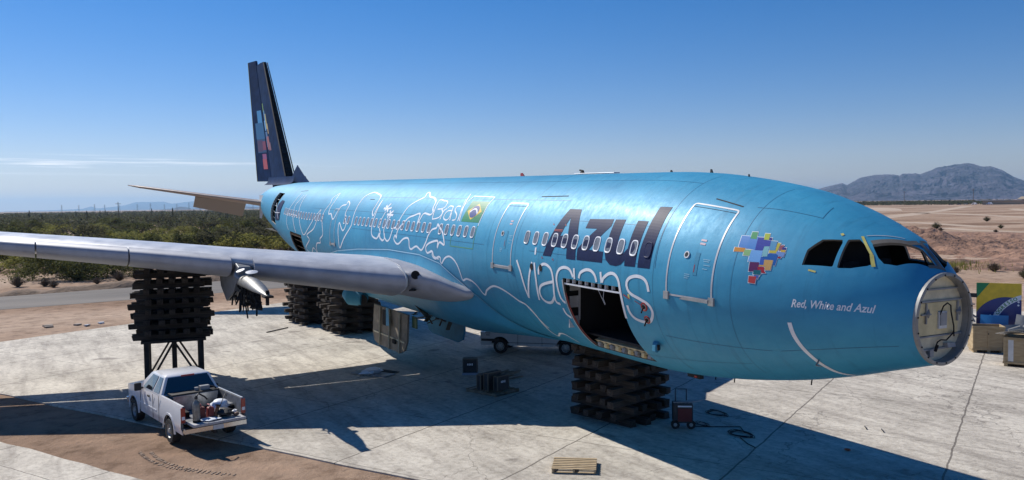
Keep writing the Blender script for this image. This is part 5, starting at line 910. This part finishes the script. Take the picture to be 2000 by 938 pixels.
def pane(mbx, c4, off, inset=.06):
    c = [Vector(q) for q in c4]; m = sum(c, Vector()) / 4; nn = (c[1] - c[0]).cross(c[3] - c[0]).normalized(); c = [q.lerp(m, inset) + nn * off for q in c]; mbx.add(c + [q - nn * .02 for q in c], [(0, 1, 2, 3), (7, 6, 5, 4), (0, 4, 5, 1), (1, 5, 6, 2), (2, 6, 7, 3), (3, 7, 4, 0)])
bl_, br_, fl_, fr_ = Vector((.92, .93, 1.30)), Vector((.92, -.93, 1.30)), Vector((3.2, .93, 1.30)), Vector((3.2, -.93, 1.30)); tbl, tbr, tfl, tfr = Vector((1.15, .70, 1.84)), Vector((1.15, -.70, 1.84)), Vector((2.45, .72, 1.84)), Vector((2.45, -.72, 1.84))
g = MB(); pane(g, [bl_, br_, tbr, tbl], .012, .10); g.build('rear_window', GLS, tk)
g = MB(); pane(g, [fr_, fl_, tfl, tfr], .012, .08); g.build('windshield', GLS, tk)
for s in (1, -1):
    A_, B_, C_, D_ = (bl_, fl_, tfl, tbl) if s > 0 else (fr_, br_, tbr, tfr)
    def seg(t0, t1, nm__):
        if s > 0: q = [A_.lerp(B_, t0), A_.lerp(B_, t1), D_.lerp(C_, t1), D_.lerp(C_, t0)]
        else: q = [A_.lerp(B_, 1 - t1), A_.lerp(B_, 1 - t0), D_.lerp(C_, 1 - t0), D_.lerp(C_, 1 - t1)]
        g = MB(); c = q; m = sum(c, Vector()) / 4; nn = (c[1] - c[0]).cross(c[3] - c[0]).normalized(); nn = nn if nn.y * s > 0 else -nn; pts = [m + (v - m) * .86 for v in c]; g.add([v + nn * .012 for v in pts] + [v - nn * .02 for v in pts], [(0, 1, 2, 3), (7, 6, 5, 4), (0, 4, 5, 1), (1, 5, 6, 2), (2, 6, 7, 3), (3, 7, 4, 0)]); g.build(nm__, GLS, tk)
    seg(.08, .36, 'side_window'); seg(.38, .86, 'side_window')
    g = MB(); g.box((-1.13, s * .93, 1.06), (.05, .13, .46)); tl = g.build('tail_light', mat('tail_red', (.30, .015, .01), .3, coat=.6), tk, bevel=.01); g = MB(); g.box((-1.157, s * .93, .98), (.01, .09, .1)); g.build('reverse_lens', WHITE, tl)
    g = MB(); g.box((2.72, s * 1.12, 1.36), (.10, .22, .26)); g.box((2.75, s * .99, 1.30), (.06, .12, .06)); g.build('side_mirror', TRIM, tk, bevel=.025)
    g = MB(); g.box((1.98, s * 1.005, 1.16), (.2, .03, .07)); g.build('door_handle', TRIM, tk, bevel=.01)
    g = MB(); g.box((2.2, s * 1.003, .82), (2.0, .012, .04)); g.build('side_moulding', PW, tk)
    g = MB()
    for x, z0, z1 in ((1.55, .52, 1.28), (2.88, .52, 1.28), (.95, .5, 1.32)): g.box((x, s * side_y(.9) + s * .001, (z0 + z1) / 2), (.012, .012, z1 - z0))
    g.build('door_gap', TRIM, tk)
    for x in (0, WB):
        g = MB(); r0 = []; 
        for i in range(13): a = math.pi * i / 12; r0.append([(x + r_ * math.cos(a), s * yy_, WR + r_ * math.sin(a)) for r_, yy_ in ((.50, 1.012), (.56, 1.012), (.56, .97))])
        g.rings(r0, False, closed=False); g.build('wheel_arch_lip', PW, tk)
        g = MB(); g.box((x, s * .72, .75), (1.06, .38, .5)); g.build('wheel_well', BLACK, tk)
        wheel(tk, x, s * .87, WR, .26, s)
    g = MB(); g.box((4.60, s * .72, .98), (.08, .34, .2)); g.build('headlight', GLS, tk, bevel=.01)
g = MB(); g.box((-1.24, 0, .60), (.22, 1.9, .17)); g.build('rear_bumper', CHR, tk, bevel=.02); g = MB(); g.box((-1.26, 0, .69), (.24, 1.92, .02)); g.build('bumper_step', TRIM, tk)
g = MB(); g.box((-1.36, -.05, .60), (.01, .32, .14)); g.build('licence_plate', WHITE, tk)
g = MB(); g.box((4.66, 0, .58), (.16, 1.9, .2)); g.build('front_bumper', CHR, tk, bevel=.02)
g = MB(); g.box((4.64, 0, .98), (.04, 1.0, .24)); g.build('grille', TRIM, tk)
g = MB(); g.box((1.135, 0, 1.83), (.03, .42, .05)); g.build('brake_light', RED, tk); g = MB(); g.box((-1.0, 0, .45), (.5, .1, .12)); g.build('tow_hitch', TRIM, tk)
TM = Matrix.Translation((1.69, 11.62, .03)) @ Matrix.Rotation(math.atan2(.177, .984), 4, 'Z')
def tp(x, y, z): return tuple(TM @ Vector((x, y, z)))
trz = math.atan2(.177, .984)
t = empty('fuel_tank', tp(.62, 0, .825), trz, 'scuffed aluminium transfer tank across the front of the pickup bed', 'tank'); g = MB(); g.box((0, 0, .26), (.42, 1.45, .52)); g.build('tank_body', mat('tank_alu', (.45, .44, .42), .35, metal=.75, var=.3, vscale=6), t, bevel=.02); g = MB(); g.box((0, 0, .54), (.44, 1.5, .05)); g.build('lid', TRIM, t)
g = MB(); g.box((0, -.35, .63), (.18, .3, .14)); g.lathe([(.07, 0), (.07, .1)], (0, -.1, .57), (0, 0, 1), 12); g.build('pump', GREYP, t, bevel=.01); g = MB(); g.tube([(0, -.5, .66), (-.1, -.68, .6), (-.22, -.72, .3), (-.28, -.6, .05), (-.3, -.2, .03)], .03, 8); g.build('hose', BLACK, t, smooth=True)
t = empty('gas_cylinder', tp(-1.28, .58, .84), trz, 'silver pressure cylinder standing at the left of the lowered tailgate', 'cylinder'); g = MB(); g.lathe([(.10, 0), (.11, .02), (.11, .52), (.09, .6), (.04, .66), (.04, .7)], (0, 0, 0), (0, 0, 1), 20); g.build('tank_body', ALU, t, smooth=True, angle=50); g = MB(); g.lathe([(.05, .7), (.05, .76), (.02, .8)], (0, 0, 0), (0, 0, 1), 12); g.tube([(0, 0, .76), (.06, -.1, .84), (.08, -.28, .72), (.06, -.36, .62)], .025, 7); g.build('valve', TRIM, t); g = MB(); g.lathe([(.112, 0), (.112, .06)], (0, 0, 0), (0, 0, 1), 20); g.build('base_band', BLACK, t)
t = empty('fuel_can', tp(-.98, .36, .83), trz, 'dark red fuel can beside the silver cylinder', 'fuel can'); g = MB(); g.box((0, 0, .19), (.3, .28, .38), taper=.85); g.build('can', mat('can_dark', (.13, .02, .015), .6, var=.3), t, bevel=.03); g = MB(); g.tube([(-.08, 0, .38), (-.06, 0, .46), (.06, 0, .46), (.08, 0, .38)], .018, 6); g.build('handle', RED, t)
t = empty('fuel_can', tp(-1.0, .06, .83), trz, 'bright red jug with a pink spout right of the dark red can', 'fuel can'); g = MB(); g.box((0, 0, .17), (.26, .24, .34), taper=.75); g.build('can', mat('can_red', (.2, .02, .018), .5), t, bevel=.04); g = MB(); g.tube([(-.05, 0, .34), (-.08, .05, .43), (.06, .06, .42)], .02, 6); g.build('spout', mat('pink', (.6, .25, .25), .5), t)
random.seed(5)
def blob(name, loc, r_, m, label, cat, sq=.6, seg=12, am=.25):
    g = MB(); rs = []
    for i in range(7):
        v = math.pi * (i + .25) / 7.5; rs.append([(r_[0] * math.sin(v) * math.cos(u) * (1 + random.uniform(-am, am)), r_[1] * math.sin(v) * math.sin(u) * (1 + random.uniform(-am, am)), r_[2] * (1 - math.cos(v)) * .5) for u in [2 * math.pi * k / seg for k in range(seg)]])
    g.rings(rs); o = g.build(name, m, smooth=True, angle=45); o.location = loc; o.rotation_euler = (0, 0, random.uniform(0, 3)); return tag(o, label, cat)
blob('plastic_sack', tp(-.45, -.45, .83), (.3, .26, .42), WHITE, 'white bulging sack against the right side of the pickup bed', 'sack')
blob('tool_bag', tp(-1.1, -.32, .84), (.3, .24, .26), TRIM, 'black tangle of hose and tools in the middle of the tailgate', 'tool bag', am=.4); blob('rag', tp(-.9, -.72, .84), (.14, .1, .1), WHITE, 'crumpled white rag near the right tail light', 'rag'); blob('rag', tp(-1.3, .2, .84), (.24, .3, .06), WHITE, 'flat white cloth in front of the red cans on the tailgate', 'rag'); blob('cup', tp(-1.35, -.62, .84), (.09, .09, .12), mat('brown_cup', (.12, .06, .04), .6), 'small brown tub at the right end of the tailgate', 'tub', am=.03)
g = MB(); g.tube([tp(-.98, -.2, .95), tp(-.9, -.3, 1.15), tp(-.75, -.45, 1.33), tp(-.55, -.6, 1.42), tp(-.45, -.66, 1.3)], .015, 6); tag(g.build('cable', TRIM, smooth=True), 'thin black hose arching over the white sack in the pickup bed', 'hose')
t = empty('grinder', tp(-1.12, -.05, .84), trz, 'copper-coloured power tool standing behind the black tool tangle', 'power tool'); g = MB(); g.tube([(0, 0, .0), (0, -.05, .2), (.03, -.1, .34)], [.07, .06, .05], 10); g.build('housing', mat('copper', (.2, .09, .05), .5, metal=.5), t, smooth=True); g = MB(); g.lathe([(.09, 0), (.09, .02)], (.03, -.1, .35), (.3, -.3, 1), 14); g.build('disc', BLACK, t)
# ================================================================ VAN behind the belly
vrz = math.atan2(.72, .70); vn = empty('cargo_van', (7.9, -6.55, .045), vrz, 'white van in the shade behind the aircraft, seen below the belly', 'van')
g = MB()
for s in (1, -1):
    rs = []; xx = -.95
    while xx < 4.25:
        b = .40
        for wx_ in (0, 3.25):
            d = abs(xx - wx_)
            if d < .47: b = max(b, .36 + math.sqrt(.47 ** 2 - d * d))
        t_ = 1.95 if xx < 2.7 else (1.95 - (xx - 2.7) * 1.25 if xx < 3.3 else 1.2 - (xx - 3.3) * .22)
        rs.append([(xx, s * (.99 - .10 * (max(0, (b + (t_ - b) * k / 8) - 1.0)) ** 1.5), b + (t_ - b) * k / 8) for k in range(9)]); xx += .07
    g.rings(rs, False, closed=False)
    if s > 0: keep = rs
g.rings([[(q[8][0], y * q[8][1], q[8][2] + .04 * (1 - y * y)) for y in (-1, -.5, 0, .5, 1)] for q in keep], False, closed=False)
g.box((-.95, 0, 1.1), (.06, 1.8, 1.5)); g.box((4.2, 0, .75), (.1, 1.9, .6)); g.box((1.6, 0, .5), (4.8, 1.7, .2)); g.build('body', mat('van_white', (.5, .52, .54), .35, coat=.4, var=.05), vn, smooth=True, angle=38)
for s in (1, -1):
    for x in (0, 3.25): wheel(vn, x, s * .86, .35, .24, s); g = MB(); g.box((x, s * .7, .72), (.9, .4, .45)); g.build('wheel_well', BLACK, vn)
    g = MB(); g.box((3.0, s * .955, 1.45), (.75, .03, .45)); g.build('door_window', GLS, vn)
    g = MB()
    for x in (2.35, 1.15): g.box((x, s * 1.0, .9), (.014, .012, .95))
    g.box((1.2, s * 1.0, .55), (3.4, .012, .02)); g.build('door_gap', TRIM, vn)
    g = MB(); g.box((3.75, s * 1.0, .66), (.9, .012, .12)); g.build('bumper_corner', TRIM, vn)
g = MB(); g.box((2.95, 0, 1.62), (.03, 1.6, .5), M=Matrix.Rotation(R(-38), 3, 'Y')); g.build('windshield', GLS, vn); g = MB(); g.box((3.86, 1.0, 1.0), (.25, .01, .03)); g.box((3.86, 1.0, .9), (.18, .01, .03)); g.build('door_decal', TRIM, vn)
# ================================================================ PALLETS, BOXES, WELDER
def pallet(x, y, rz, m, label, z=.045, sx=1.2, sy=1.02):
    t = empty('pallet', (x, y, z), rz, label, 'pallet')
    for i in range(7): g = MB(); g.box((0, -sy / 2 + .05 + (sy - .1) * i / 6, .128), (sx, .095, .018), jit=.003); g.build('deck_board', m, t)
    for j in (-1, 0, 1): g = MB(); g.box((j * (sx / 2 - .03), 0, .074), (.045, sy, .088)); g.build('stringer', m, t)
    for i in (-1, 0, 1): g = MB(); g.box((0, i * (sy / 2 - .06), .016), (sx, .1, .018)); g.build('bottom_board', m, t)
    return t
pallet(-7.25, 3.35, math.atan2(-.80, -.60) , WOODL, 'new yellow wooden pallet lying alone on the sunlit concrete at the bottom of the photo')
WOODM = mat('grey_pallet_wood', (.16, .12, .08), .85, col2=(.24, .19, .13), vscale=4)
pallet(2.3, .75, R(-73), WOODM, 'weathered pallet in the shade carrying the dark cases', sx=1.33, sy=1.6)
CASE = mat('case_black', (.025, .03, .035), .55, var=.3); CEDGE = mat('case_edge', (.14, .12, .09), .6)
crz = R(-73)
def case(x, y, z, w_, d_, h_, rz, label, marks=True):
    t = empty('equipment_case', (x, y, z), rz, label, 'case'); g = MB(); g.box((0, 0, h_ / 2), (w_, d_, h_)); g.build('shell', CASE, t, bevel=.01)
    g = MB()
    for a in (-1, 1):
        for b in (-1, 1): g.box((a * w_ / 2, b * d_ / 2, h_ / 2), (.035, .035, h_ + .01))
        g.box((0, a * d_ / 2, h_), (w_, .035, .035)); g.box((a * w_ / 2, 0, h_), (.035, d_, .035))
    g.build('edge_trim', CEDGE, t)
    if marks:
        g = MB()
        for k in range(4): g.box((-.10 + k * .065, -d_ / 2 - .006, h_ * .6), (.04, .006, .09 if k % 2 else .075))
        g.build('stencil_mark', WHITE, t)
    return t
u_ = Vector((math.cos(crz), math.sin(crz))); v_ = Vector((-u_.y, u_.x)); pc = Vector((2.1, .8))
def pp(a, b): q = pc + u_ * a + v_ * b; return q.x, q.y
case(*pp(.12, -.28), .185, .62, .2, .55, crz, 'dark case with white stencil, nearest on the shaded pallet'); case(*pp(-.06, .02), .185, .7, .22, .68, crz, 'middle and tallest of the three dark cases on the shaded pallet', False); case(*pp(-.15, .34), .185, .66, .2, .58, crz, 'rear dark case on the shaded pallet', False)
t = case(5.8, -.05, .13, .6, .3, .6, R(-121), 'dark case with a white stencil standing alone on a pale base beyond the pallet'); g = MB(); g.box((0, 0, -.045), (.68, .4, .09)); g.build('pale_base', mat('pale_plinth', (.3, .33, .42), .6), t)
random.seed(9)
for i in range(9):
    x, y = 4.4 + random.uniform(-.6, .7), -.9 + random.uniform(-.55, .55); g = MB(); g.box((0, 0, 0), (random.uniform(.8, 1.3), .1, .03), jit=.006); o = g.build('loose_board', WOODM); o.location = (x, y, .07 + i * .025); o.rotation_euler = (0, random.uniform(-.06, .06), crz + random.uniform(-.5, .5)); tag(o, 'weathered loose board in the low heap behind the cased pallet', 'board', 'boards of the heap in the shade')
g = MB(); g.box((0, 0, 0), (1.0, .75, .02)); o = g.build('rubber_mat', BLACK); o.location = (8.2, 2.9, .06); o.rotation_euler = (0, 0, .4); tag(o, 'flat black mat on the shaded concrete below the gear door', 'mat')
wd = empty('welding_cart', (-5.6, -1.95, .045), R(-125), 'black and red welding machine on wheels beside the forward crib', 'welder')
g = MB(); g.box((0, 0, .5), (.62, .5, .62)); g.build('cabinet', CASE, wd, bevel=.02); g = MB(); g.box((.05, -.26, .46), (.44, .02, .42)); g.build('red_panel', mat('welder_red', (.12, .01, .012), .4, coat=.3), wd); g = MB(); g.box((.05, -.275, .74), (.44, .01, .045)); g.build('white_band', WHITE, wd)
for x in (-.25, .25): g = MB(); g.lathe([(.03, -.05), (.14, -.05), (.14, .05), (.03, .05)], (x, -.2, .14), (0, 1, 0), 18); wl_ = g.build('wheel', RUB, wd); g = MB(); g.lathe([(.06, -.055), (.06, .055)], (x, -.2, .14), (0, 1, 0), 12); g.build('hub', GREYP, wl_)
g = MB(); g.tube([(-.2, .2, .8), (-.2, .2, 1.2), (.15, .2, 1.2), (.15, .2, .8)], .018, 6); g.build('handle', TRIM, wd); g = MB()
for i in range(5): g.bar((-.3 + i * .12, -.15, .83), (.25 + i * .1, .05 + i * .02, .86), .03, .03)
g.build('rod_rack', GREYP, wd)
def coil(cx, cy, r_, turns, label, sq=.6):
    g = MB(); pts = []
    for i in range(turns * 18): a = 2 * math.pi * i / 18; k = 1 + .25 * math.sin(i * .37); pts.append((cx + r_ * k * math.cos(a) + .1 * math.sin(i * .11), cy + r_ * sq * k * math.sin(a), .06 + .004 * (i % 9)))
    g.tube(pts, .009, 5); return tag(g.build('cable_coil', BLACK, smooth=True), label, 'cable')
coil(-7.35, -2.9, .42, 5, 'loose coil of black welding cable, farthest along the shaded concrete'); coil(-5.0, -4.1, .4, 4, 'coil of black cable just behind the red welding machine'); coil(-5.75, -2.7, .25, 3, 'small coil of black cable at the wheels of the red welding machine')
g = MB(); g.tube([(-5.7, -2.2, .06), (-6.1, -2.75, .06), (-6.4, -3.2, .06), (-6.6, -3.5, .06), (-6.9, -3.3, .06), (-7.2, -3.1, .06)], .014, 5); g.tube([(-7.5, -2.6, .06), (-8.1, -2.3, .06), (-8.5, -2.2, .06)], .014, 5); tag(g.build('power_cable', BLACK), 'single black cable running from the welding machine to the far coil', 'cable')
blob('orange_cap', (-10.1, -4.25, .045), (.09, .07, .07), mat('orange', (.35, .07, .02), .5), 'small orange-red cap lying on the shaded concrete under the nose', 'cap')
g = MB(); g.tube([(0, 0, 0), (.5, 0, 0)], .03, 6); o = g.build('steel_rod', TRIM); o.location = (23, 4.5, .08); o.rotation_euler = (0, 0, -.9); o.scale = (4, 1, 1); tag(o, 'thin dark rod lying on the sunlit concrete left of the rear cribs', 'rod')
for i, (x, y) in enumerate(((-8.95, -6.6), (-9.45, -6.75))): g = MB(); g.tube([(0, 0, 0), (.35, 0, 0)], .018, 6); o = g.build('steel_rod', TRIM); o.location = (x, y, .07); o.rotation_euler = (0, 0, -.75); tag(o, ('left' if i == 0 else 'right') + ' of two short dark rods on the sunlit concrete below the smile stripe', 'rod')
blob('crumpled_panel', (8.1, 3.6, .045), (.55, .35, .3), WHITE, 'crumpled white scrap at the foot of the hanging gear door', 'scrap', am=.4)
t = empty('scrap_sheet', (8.1, 3.5, .08), .5, 'bent grey sheet under the white scrap by the gear door', 'sheet'); g = MB(); g.box((0, 0, 0), (1.9, .7, .04), jit=.03); g.build('sheet', GREYP, t)
random.seed(17)
for i in range(9):
    g = MB(); g.box((0, 0, 0), (random.uniform(.2, .7), random.uniform(.1, .3), .08), jit=.02); o = g.build('concrete_chunk', GREYRIM if i % 2 else mat('chunk', (.35, .3, .25), .9)); x, y = (32.6 + random.uniform(-.3, 2), 10.5 + random.uniform(-3, 6)); o.location = (x, y, .06); o.rotation_euler = (0, 0, random.uniform(0, 3)); tag(o, 'pale chunk of rubble along the far edge of the apron on the left', 'rubble', 'rubble chunks along the far apron edge')
# ================================================================ CRATES, FLAG PANEL, PARTS at right
def crate(x, y, rz, w_, d_, h_, label, text=False):
    t = empty('wooden_crate', (x, y, .045), rz, label, 'crate'); g = MB()
    for s in (-1, 1): g.box((0, s * (d_ / 2 - .012), .12 + h_ / 2), (w_, .024, h_)); g.box((s * (w_ / 2 - .012), 0, .12 + h_ / 2), (.024, d_ - .05, h_))
    g.box((0, 0, .14), (w_ - .05, d_ - .05, .03)); g.build('panel', PLY, t)
    g = MB()
    for s in (-1, 1):
        for x_ in (-w_ / 2 + .05, 0, w_ / 2 - .05): g.box((x_, s * (d_ / 2 + .012), .12 + h_ / 2), (.09, .022, h_))
        for z_ in (.17, .12 + h_ - .045): g.box((0, s * (d_ / 2 + .014), z_), (w_ - .2, .022, .09))
        g.box((s * (w_ / 2 + .012), 0, .12 + h_ - .045), (.022, d_, .09)); g.box((s * (w_ / 2 + .012), 0, .17), (.022, d_, .09))
    g.build('batten', PLY, t); g = MB()
    for x_ in (-w_ / 2 + .1, 0, w_ / 2 - .1): g.box((x_, 0, .06), (.14, d_, .12))
    g.build('skid', PLY, t)
    g = MB(); g.lathe([(.03, 0), (.03, .02)], (-w_ * .02, -d_ / 2 - .03, .12 + h_ * .7), (0, -1, 0), 10); g.build('latch', TRIM, t)
    if text:
        g = MB(); g.box((-w_ / 2 + .28, -d_ / 2 - .004, .12 + h_ * .5), (.2, .006, h_ * .8)); g.build('label_sheet', GREYRIM, t)
    return t
crate(-2.95, -23.05, math.atan2(-.88, -.92), 1.35, 1.0, 1.12, 'plain plywood crate with an open top, standing right of the aircraft nose')
crate(-6.0, -21.0, R(-158), 1.7, 1.1, 1.15, 'large crate with a pale label sheet, cut by the right edge of the photo', True)
FACE = math.atan2(-(-24.5 - 16.03), -(-1.0 + 26.2))   # panel turned roughly towards the apron
# panel is square to a viewer standing on the apron's near side
PX, PY_ = -.1, -28.95; prz = R(-58.9 - 90)
fp = empty('flag_panel', (PX, PY_, .12), prz, 'tall curved panel painted yellow, green and blue like a flag, behind the crates', 'panel'); fp.scale = (.87, .87, .87); PM = Matrix.Translation((PX, PY_, 0)) @ Matrix.Rotation(prz, 4, 'Z') @ Matrix.Scale(.87, 4)
Wd, Hh = 2.42, 3.0
def curve_y(z): return -.12 * math.sin(math.pi * min(1, max(0, z / Hh)))
def pfill(polys, m, name, off):
    g = MB()
    for pl in polys:
        zs_ = sorted({round(q[1], 4) for q in pl}); lv = []
        for a, b in zip(zs_, zs_[1:]): k = max(1, math.ceil((b - a) / .1)); lv += [a + (b - a) * j / k for j in range(k)]
        lv.append(zs_[-1])
        for a, b in zip(lv, lv[1:]):
            mid = (a + b) / 2; cr = []
            for i in range(len(pl)):
                (x0, z0), (x1, z1) = pl[i], pl[(i + 1) % len(pl)]
                if (z0 <= mid < z1) or (z1 <= mid < z0): f_ = lambda z: x0 + (x1 - x0) * (z - z0) / (z1 - z0); cr.append((f_(mid), f_(a), f_(b)))
            cr.sort()
            for l, r_ in zip(cr[::2], cr[1::2]): g.add([(l[1], curve_y(a) + off, a), (r_[1], curve_y(a) + off, a), (r_[2], curve_y(b) + off, b), (l[2], curve_y(b) + off, b)], [(0, 1, 2, 3)])
    return g.build(name, m, fp)
g = MB(); k = 16; g.rings([[(-Wd / 2, curve_y(Hh * i / k), Hh * i / k), (Wd / 2, curve_y(Hh * i / k), Hh * i / k), (Wd / 2, curve_y(Hh * i / k) + .08, Hh * i / k), (-Wd / 2, curve_y(Hh * i / k) + .08, Hh * i / k)] for i in range(k + 1)]); g.build('skin', YEL, fp)
h0 = -Wd / 2
pfill([[(h0, Hh), (h0 + .72, Hh), (h0, Hh - .95)]], GREEN, 'green_field', -.006); pfill([[(h0, .02), (h0 + 1.6, .02), (h0, .6)]], GREEN, 'green_field', -.006)
cxx, czz, rr_ = .45, .3, 1.86
disc_p = [q for q in [(cxx + rr_ * math.cos(a), czz + rr_ * math.sin(a)) for a in [math.pi * i / 40 for i in range(41)]]]; disc_p = [(min(Wd / 2, max(h0, x)), z) for x, z in disc_p]; pfill([disc_p + [(h0 if False else max(h0, cxx - rr_), .3), (Wd / 2, .3)][::-1]], FBL, 'blue_disc', -.009)
bcx, bcz, br0 = 1.9, 0, 2.28
band = [(bcx + (br0 + .14) * math.cos(a), bcz + (br0 + .14) * math.sin(a)) for a in [R(107 + i * 4.4) for i in range(13)]] + [(bcx + (br0 - .14) * math.cos(a), bcz + (br0 - .14) * math.sin(a)) for a in [R(159.8 - i * 4.4) for i in range(13)]]
band = [(x, z) for x, z in band if z > .3]
pfill([[(min(x, Wd / 2), z) for x, z in band]], WHITE, 'white_band', -.012)
for i, ch in enumerate("OGRESSO"):
    cu = bpy.data.curves.new('t', 'FONT'); cu.body = ch; cu.size = .28; cu.offset = .008; cu.align_x = 'CENTER'; cu.align_y = 'CENTER'; o = bpy.data.objects.new('t', cu); C.objects.link(o); bpy.context.view_layer.update(); me = bpy.data.meshes.new_from_object(o.evaluated_get(bpy.context.evaluated_depsgraph_get())); bpy.data.objects.remove(o)
    a = R(148.5 - i * 5.3); cx_, cz_ = bcx + br0 * math.cos(a), bcz + br0 * math.sin(a); rot_ = a - math.pi / 2
    for v in me.vertices: x, z = v.co.x, v.co.y; X = cx_ + x * math.cos(rot_) - z * math.sin(rot_); Z = cz_ + x * math.sin(rot_) + z * math.cos(rot_); v.co = (X, curve_y(Z) - .016, Z)
    me.materials.clear(); me.materials.append(GREEN); q = bpy.data.objects.new('letter', me); C.objects.link(q); q.parent = fp
for x, z in ((1.05, 1.88), (1.04, 1.68), (-.18, 1.18), (-.45, 1.0)): pfill([[(x + .06 * math.cos(t), z + .06 * math.sin(t)) for t in [i * math.pi / 5 + .1 for i in range(10)]]], WHITE, 'star', -.02)
def leaned(name, cx_, cz_, w_, h_, back, m, label, cat, yaw=0, roll=0, curl=.1, px=0):
    g = MB(); k = 8; g.rings([[(-w_ / 2 + w_ * i / k, -curl * math.sin(math.pi * i / k), 0), (-w_ / 2 + w_ * i / k + .02, -curl * math.sin(math.pi * i / k) + back * .5, h_), (-w_ / 2 + w_ * i / k + .02, -curl * math.sin(math.pi * i / k) + back * .5 + .03, h_), (-w_ / 2 + w_ * i / k, -curl * math.sin(math.pi * i / k) + .03, 0)] for i in range(k + 1)])
    o = g.build(name, m, smooth=True, angle=40); M_ = PM @ Matrix.Translation((cx_, px, cz_)) @ Matrix.Rotation(roll, 4, 'Y') @ Matrix.Rotation(yaw, 4, 'Z'); o.matrix_world = M_; return tag(o, label, cat)
SKYB = mat('panel_blue', (.02, .16, .42), .4, coat=.3)
leaned('blue_panel', -.25, .62, 1.5, .62, .2, SKYB, 'bright blue skin panel leaning in front of the flag panel', 'panel', px=-.9)
leaned('green_panel', -.5, .12, 1.3, .5, .2, GREEN, 'dark green skin panel low in front of the flag panel', 'panel', px=-1.1, roll=.03)
leaned('grey_panel', .35, .3, 1.5, .45, .3, mat('scrap_grey', (.16, .18, .2), .4, metal=.4, var=.2), 'long grey cowling piece lying across the green panel', 'panel', px=-1.5, roll=-.08)
leaned('grey_panel', 1.3, .55, 1.0, .8, .25, GREYP, 'upright grey curved panel right of the bright blue one', 'panel', px=-1.3, roll=.12); leaned('grey_panel', 2.05, .5, .9, 1.0, .2, GREYP, 'slanting grey panel at the right edge of the parts pile', 'panel', px=-1.0, roll=-.3)
def ploc(a, b, z): q = PM @ Vector((a, b, z)); return tuple(q)
t = empty('parts_pallet', ploc(.2, -1.3, .045), prz, 'wooden pallet under the leaning skin panels behind the crates', 'pallet'); g = MB(); g.box((0, 0, .13), (3.2, 1.3, .05)); g.build('deck_board', PLY, t); g = MB()
for x in (-1.4, 0, 1.4): g.box((x, 0, .05), (.12, 1.3, .1))
g.build('stringer', PLY, t)
t = empty('machinery', ploc(-2.1, -.4, .045), prz, 'dark tangle of ducts and machinery between the nose ring and the flag panel', 'machinery'); random.seed(3)
g = MB(); g.box((0, 0, .7), (.9, .8, 1.3), jit=.05); g.build('housing', CASE, t, bevel=.02); g = MB()
for i in range(16): a = Vector((random.uniform(-.6, .6), random.uniform(-.6, .2), random.uniform(.2, 1.9))); g.tube([a, a + Vector((random.uniform(-.4, .4), -.1, random.uniform(-.5, .3))), a + Vector((random.uniform(-.6, .6), 0, random.uniform(-.5, .5)))], random.uniform(.03, .08), 6)
g.build('duct', GREYP, t, smooth=True); g = MB(); g.box((0, .3, 2.0), (1.6, .12, .22)); g.build('cross_beam', TRIM, t)
t = empty('silver_parts', (-5.9, -20.9, 1.3), .3, 'pale silver torn cowling parts heaped on top of the labelled crate', 'aircraft parts'); g = MB()
for i in range(3): g.rings([[(-.8 + .2 * j + i * .1, -.4 + i * .25 + .02 * j, .04 * i + .10 * math.sin(math.pi * j / 8)), (-.8 + .2 * j + i * .1, .1 + i * .25, .05 * i + .16 * math.sin(math.pi * j / 8) + .05)] for j in range(9)], False, closed=False)
g.build('cowling_sheet', GREYRIM, t, smooth=True); g = MB(); g.tube([(-.3, -.2, .2), (.2, -.1, .35), (.6, .1, .25)], [.08, .14, .06], 8); g.tube([(-.4, .1, .2), (-.2, .0, .42), (0, .2, .5)], .05, 6); g.build('bracket', ALU, t, smooth=True)
# ---------------------------------------------------------------- dry dirt ruts near the pickup
random.seed(30); RUT = mat('tyre_rut', (.25, .18, .13), .95, col2=(.36, .27, .2), vscale=4)
g = MB()
for i in range(30):
    u = i / 30; x, y = .9 - 3.6 * u, 13.35 - 1.9 * u + .5 * math.sin(u * 3); 
    for o_ in (-.14, .14): g.box((x + o_ * .6 + random.uniform(-.05, .05), y + o_, .004), (.04, .13, .03), rz=.9 + random.uniform(-.2, .2), jit=.008)
tag(g.build('tyre_tread_marks', RUT), kind='structure')
# ---------------------------------------------------------------- haze
hz_ = MB(); hz_.box((2000, 0, 209.5), (64000, 64000, 421)); hm = bpy.data.materials.new('haze_air'); hm.use_nodes = True; t_ = hm.node_tree; t_.nodes.remove(t_.nodes['Principled BSDF']); pv = t_.nodes.new('ShaderNodeVolumePrincipled'); pv.inputs['Color'].default_value = (.43, .70, 1, 1); pv.inputs['Density'].default_value = 5.6e-5; pv.inputs['Anisotropy'].default_value = .3; t_.links.new(pv.outputs[0], t_.nodes['Material Output'].inputs['Volume'])
tag(hz_.build('haze', hm), 'pale blue distance haze over the desert', 'haze', kind='stuff')
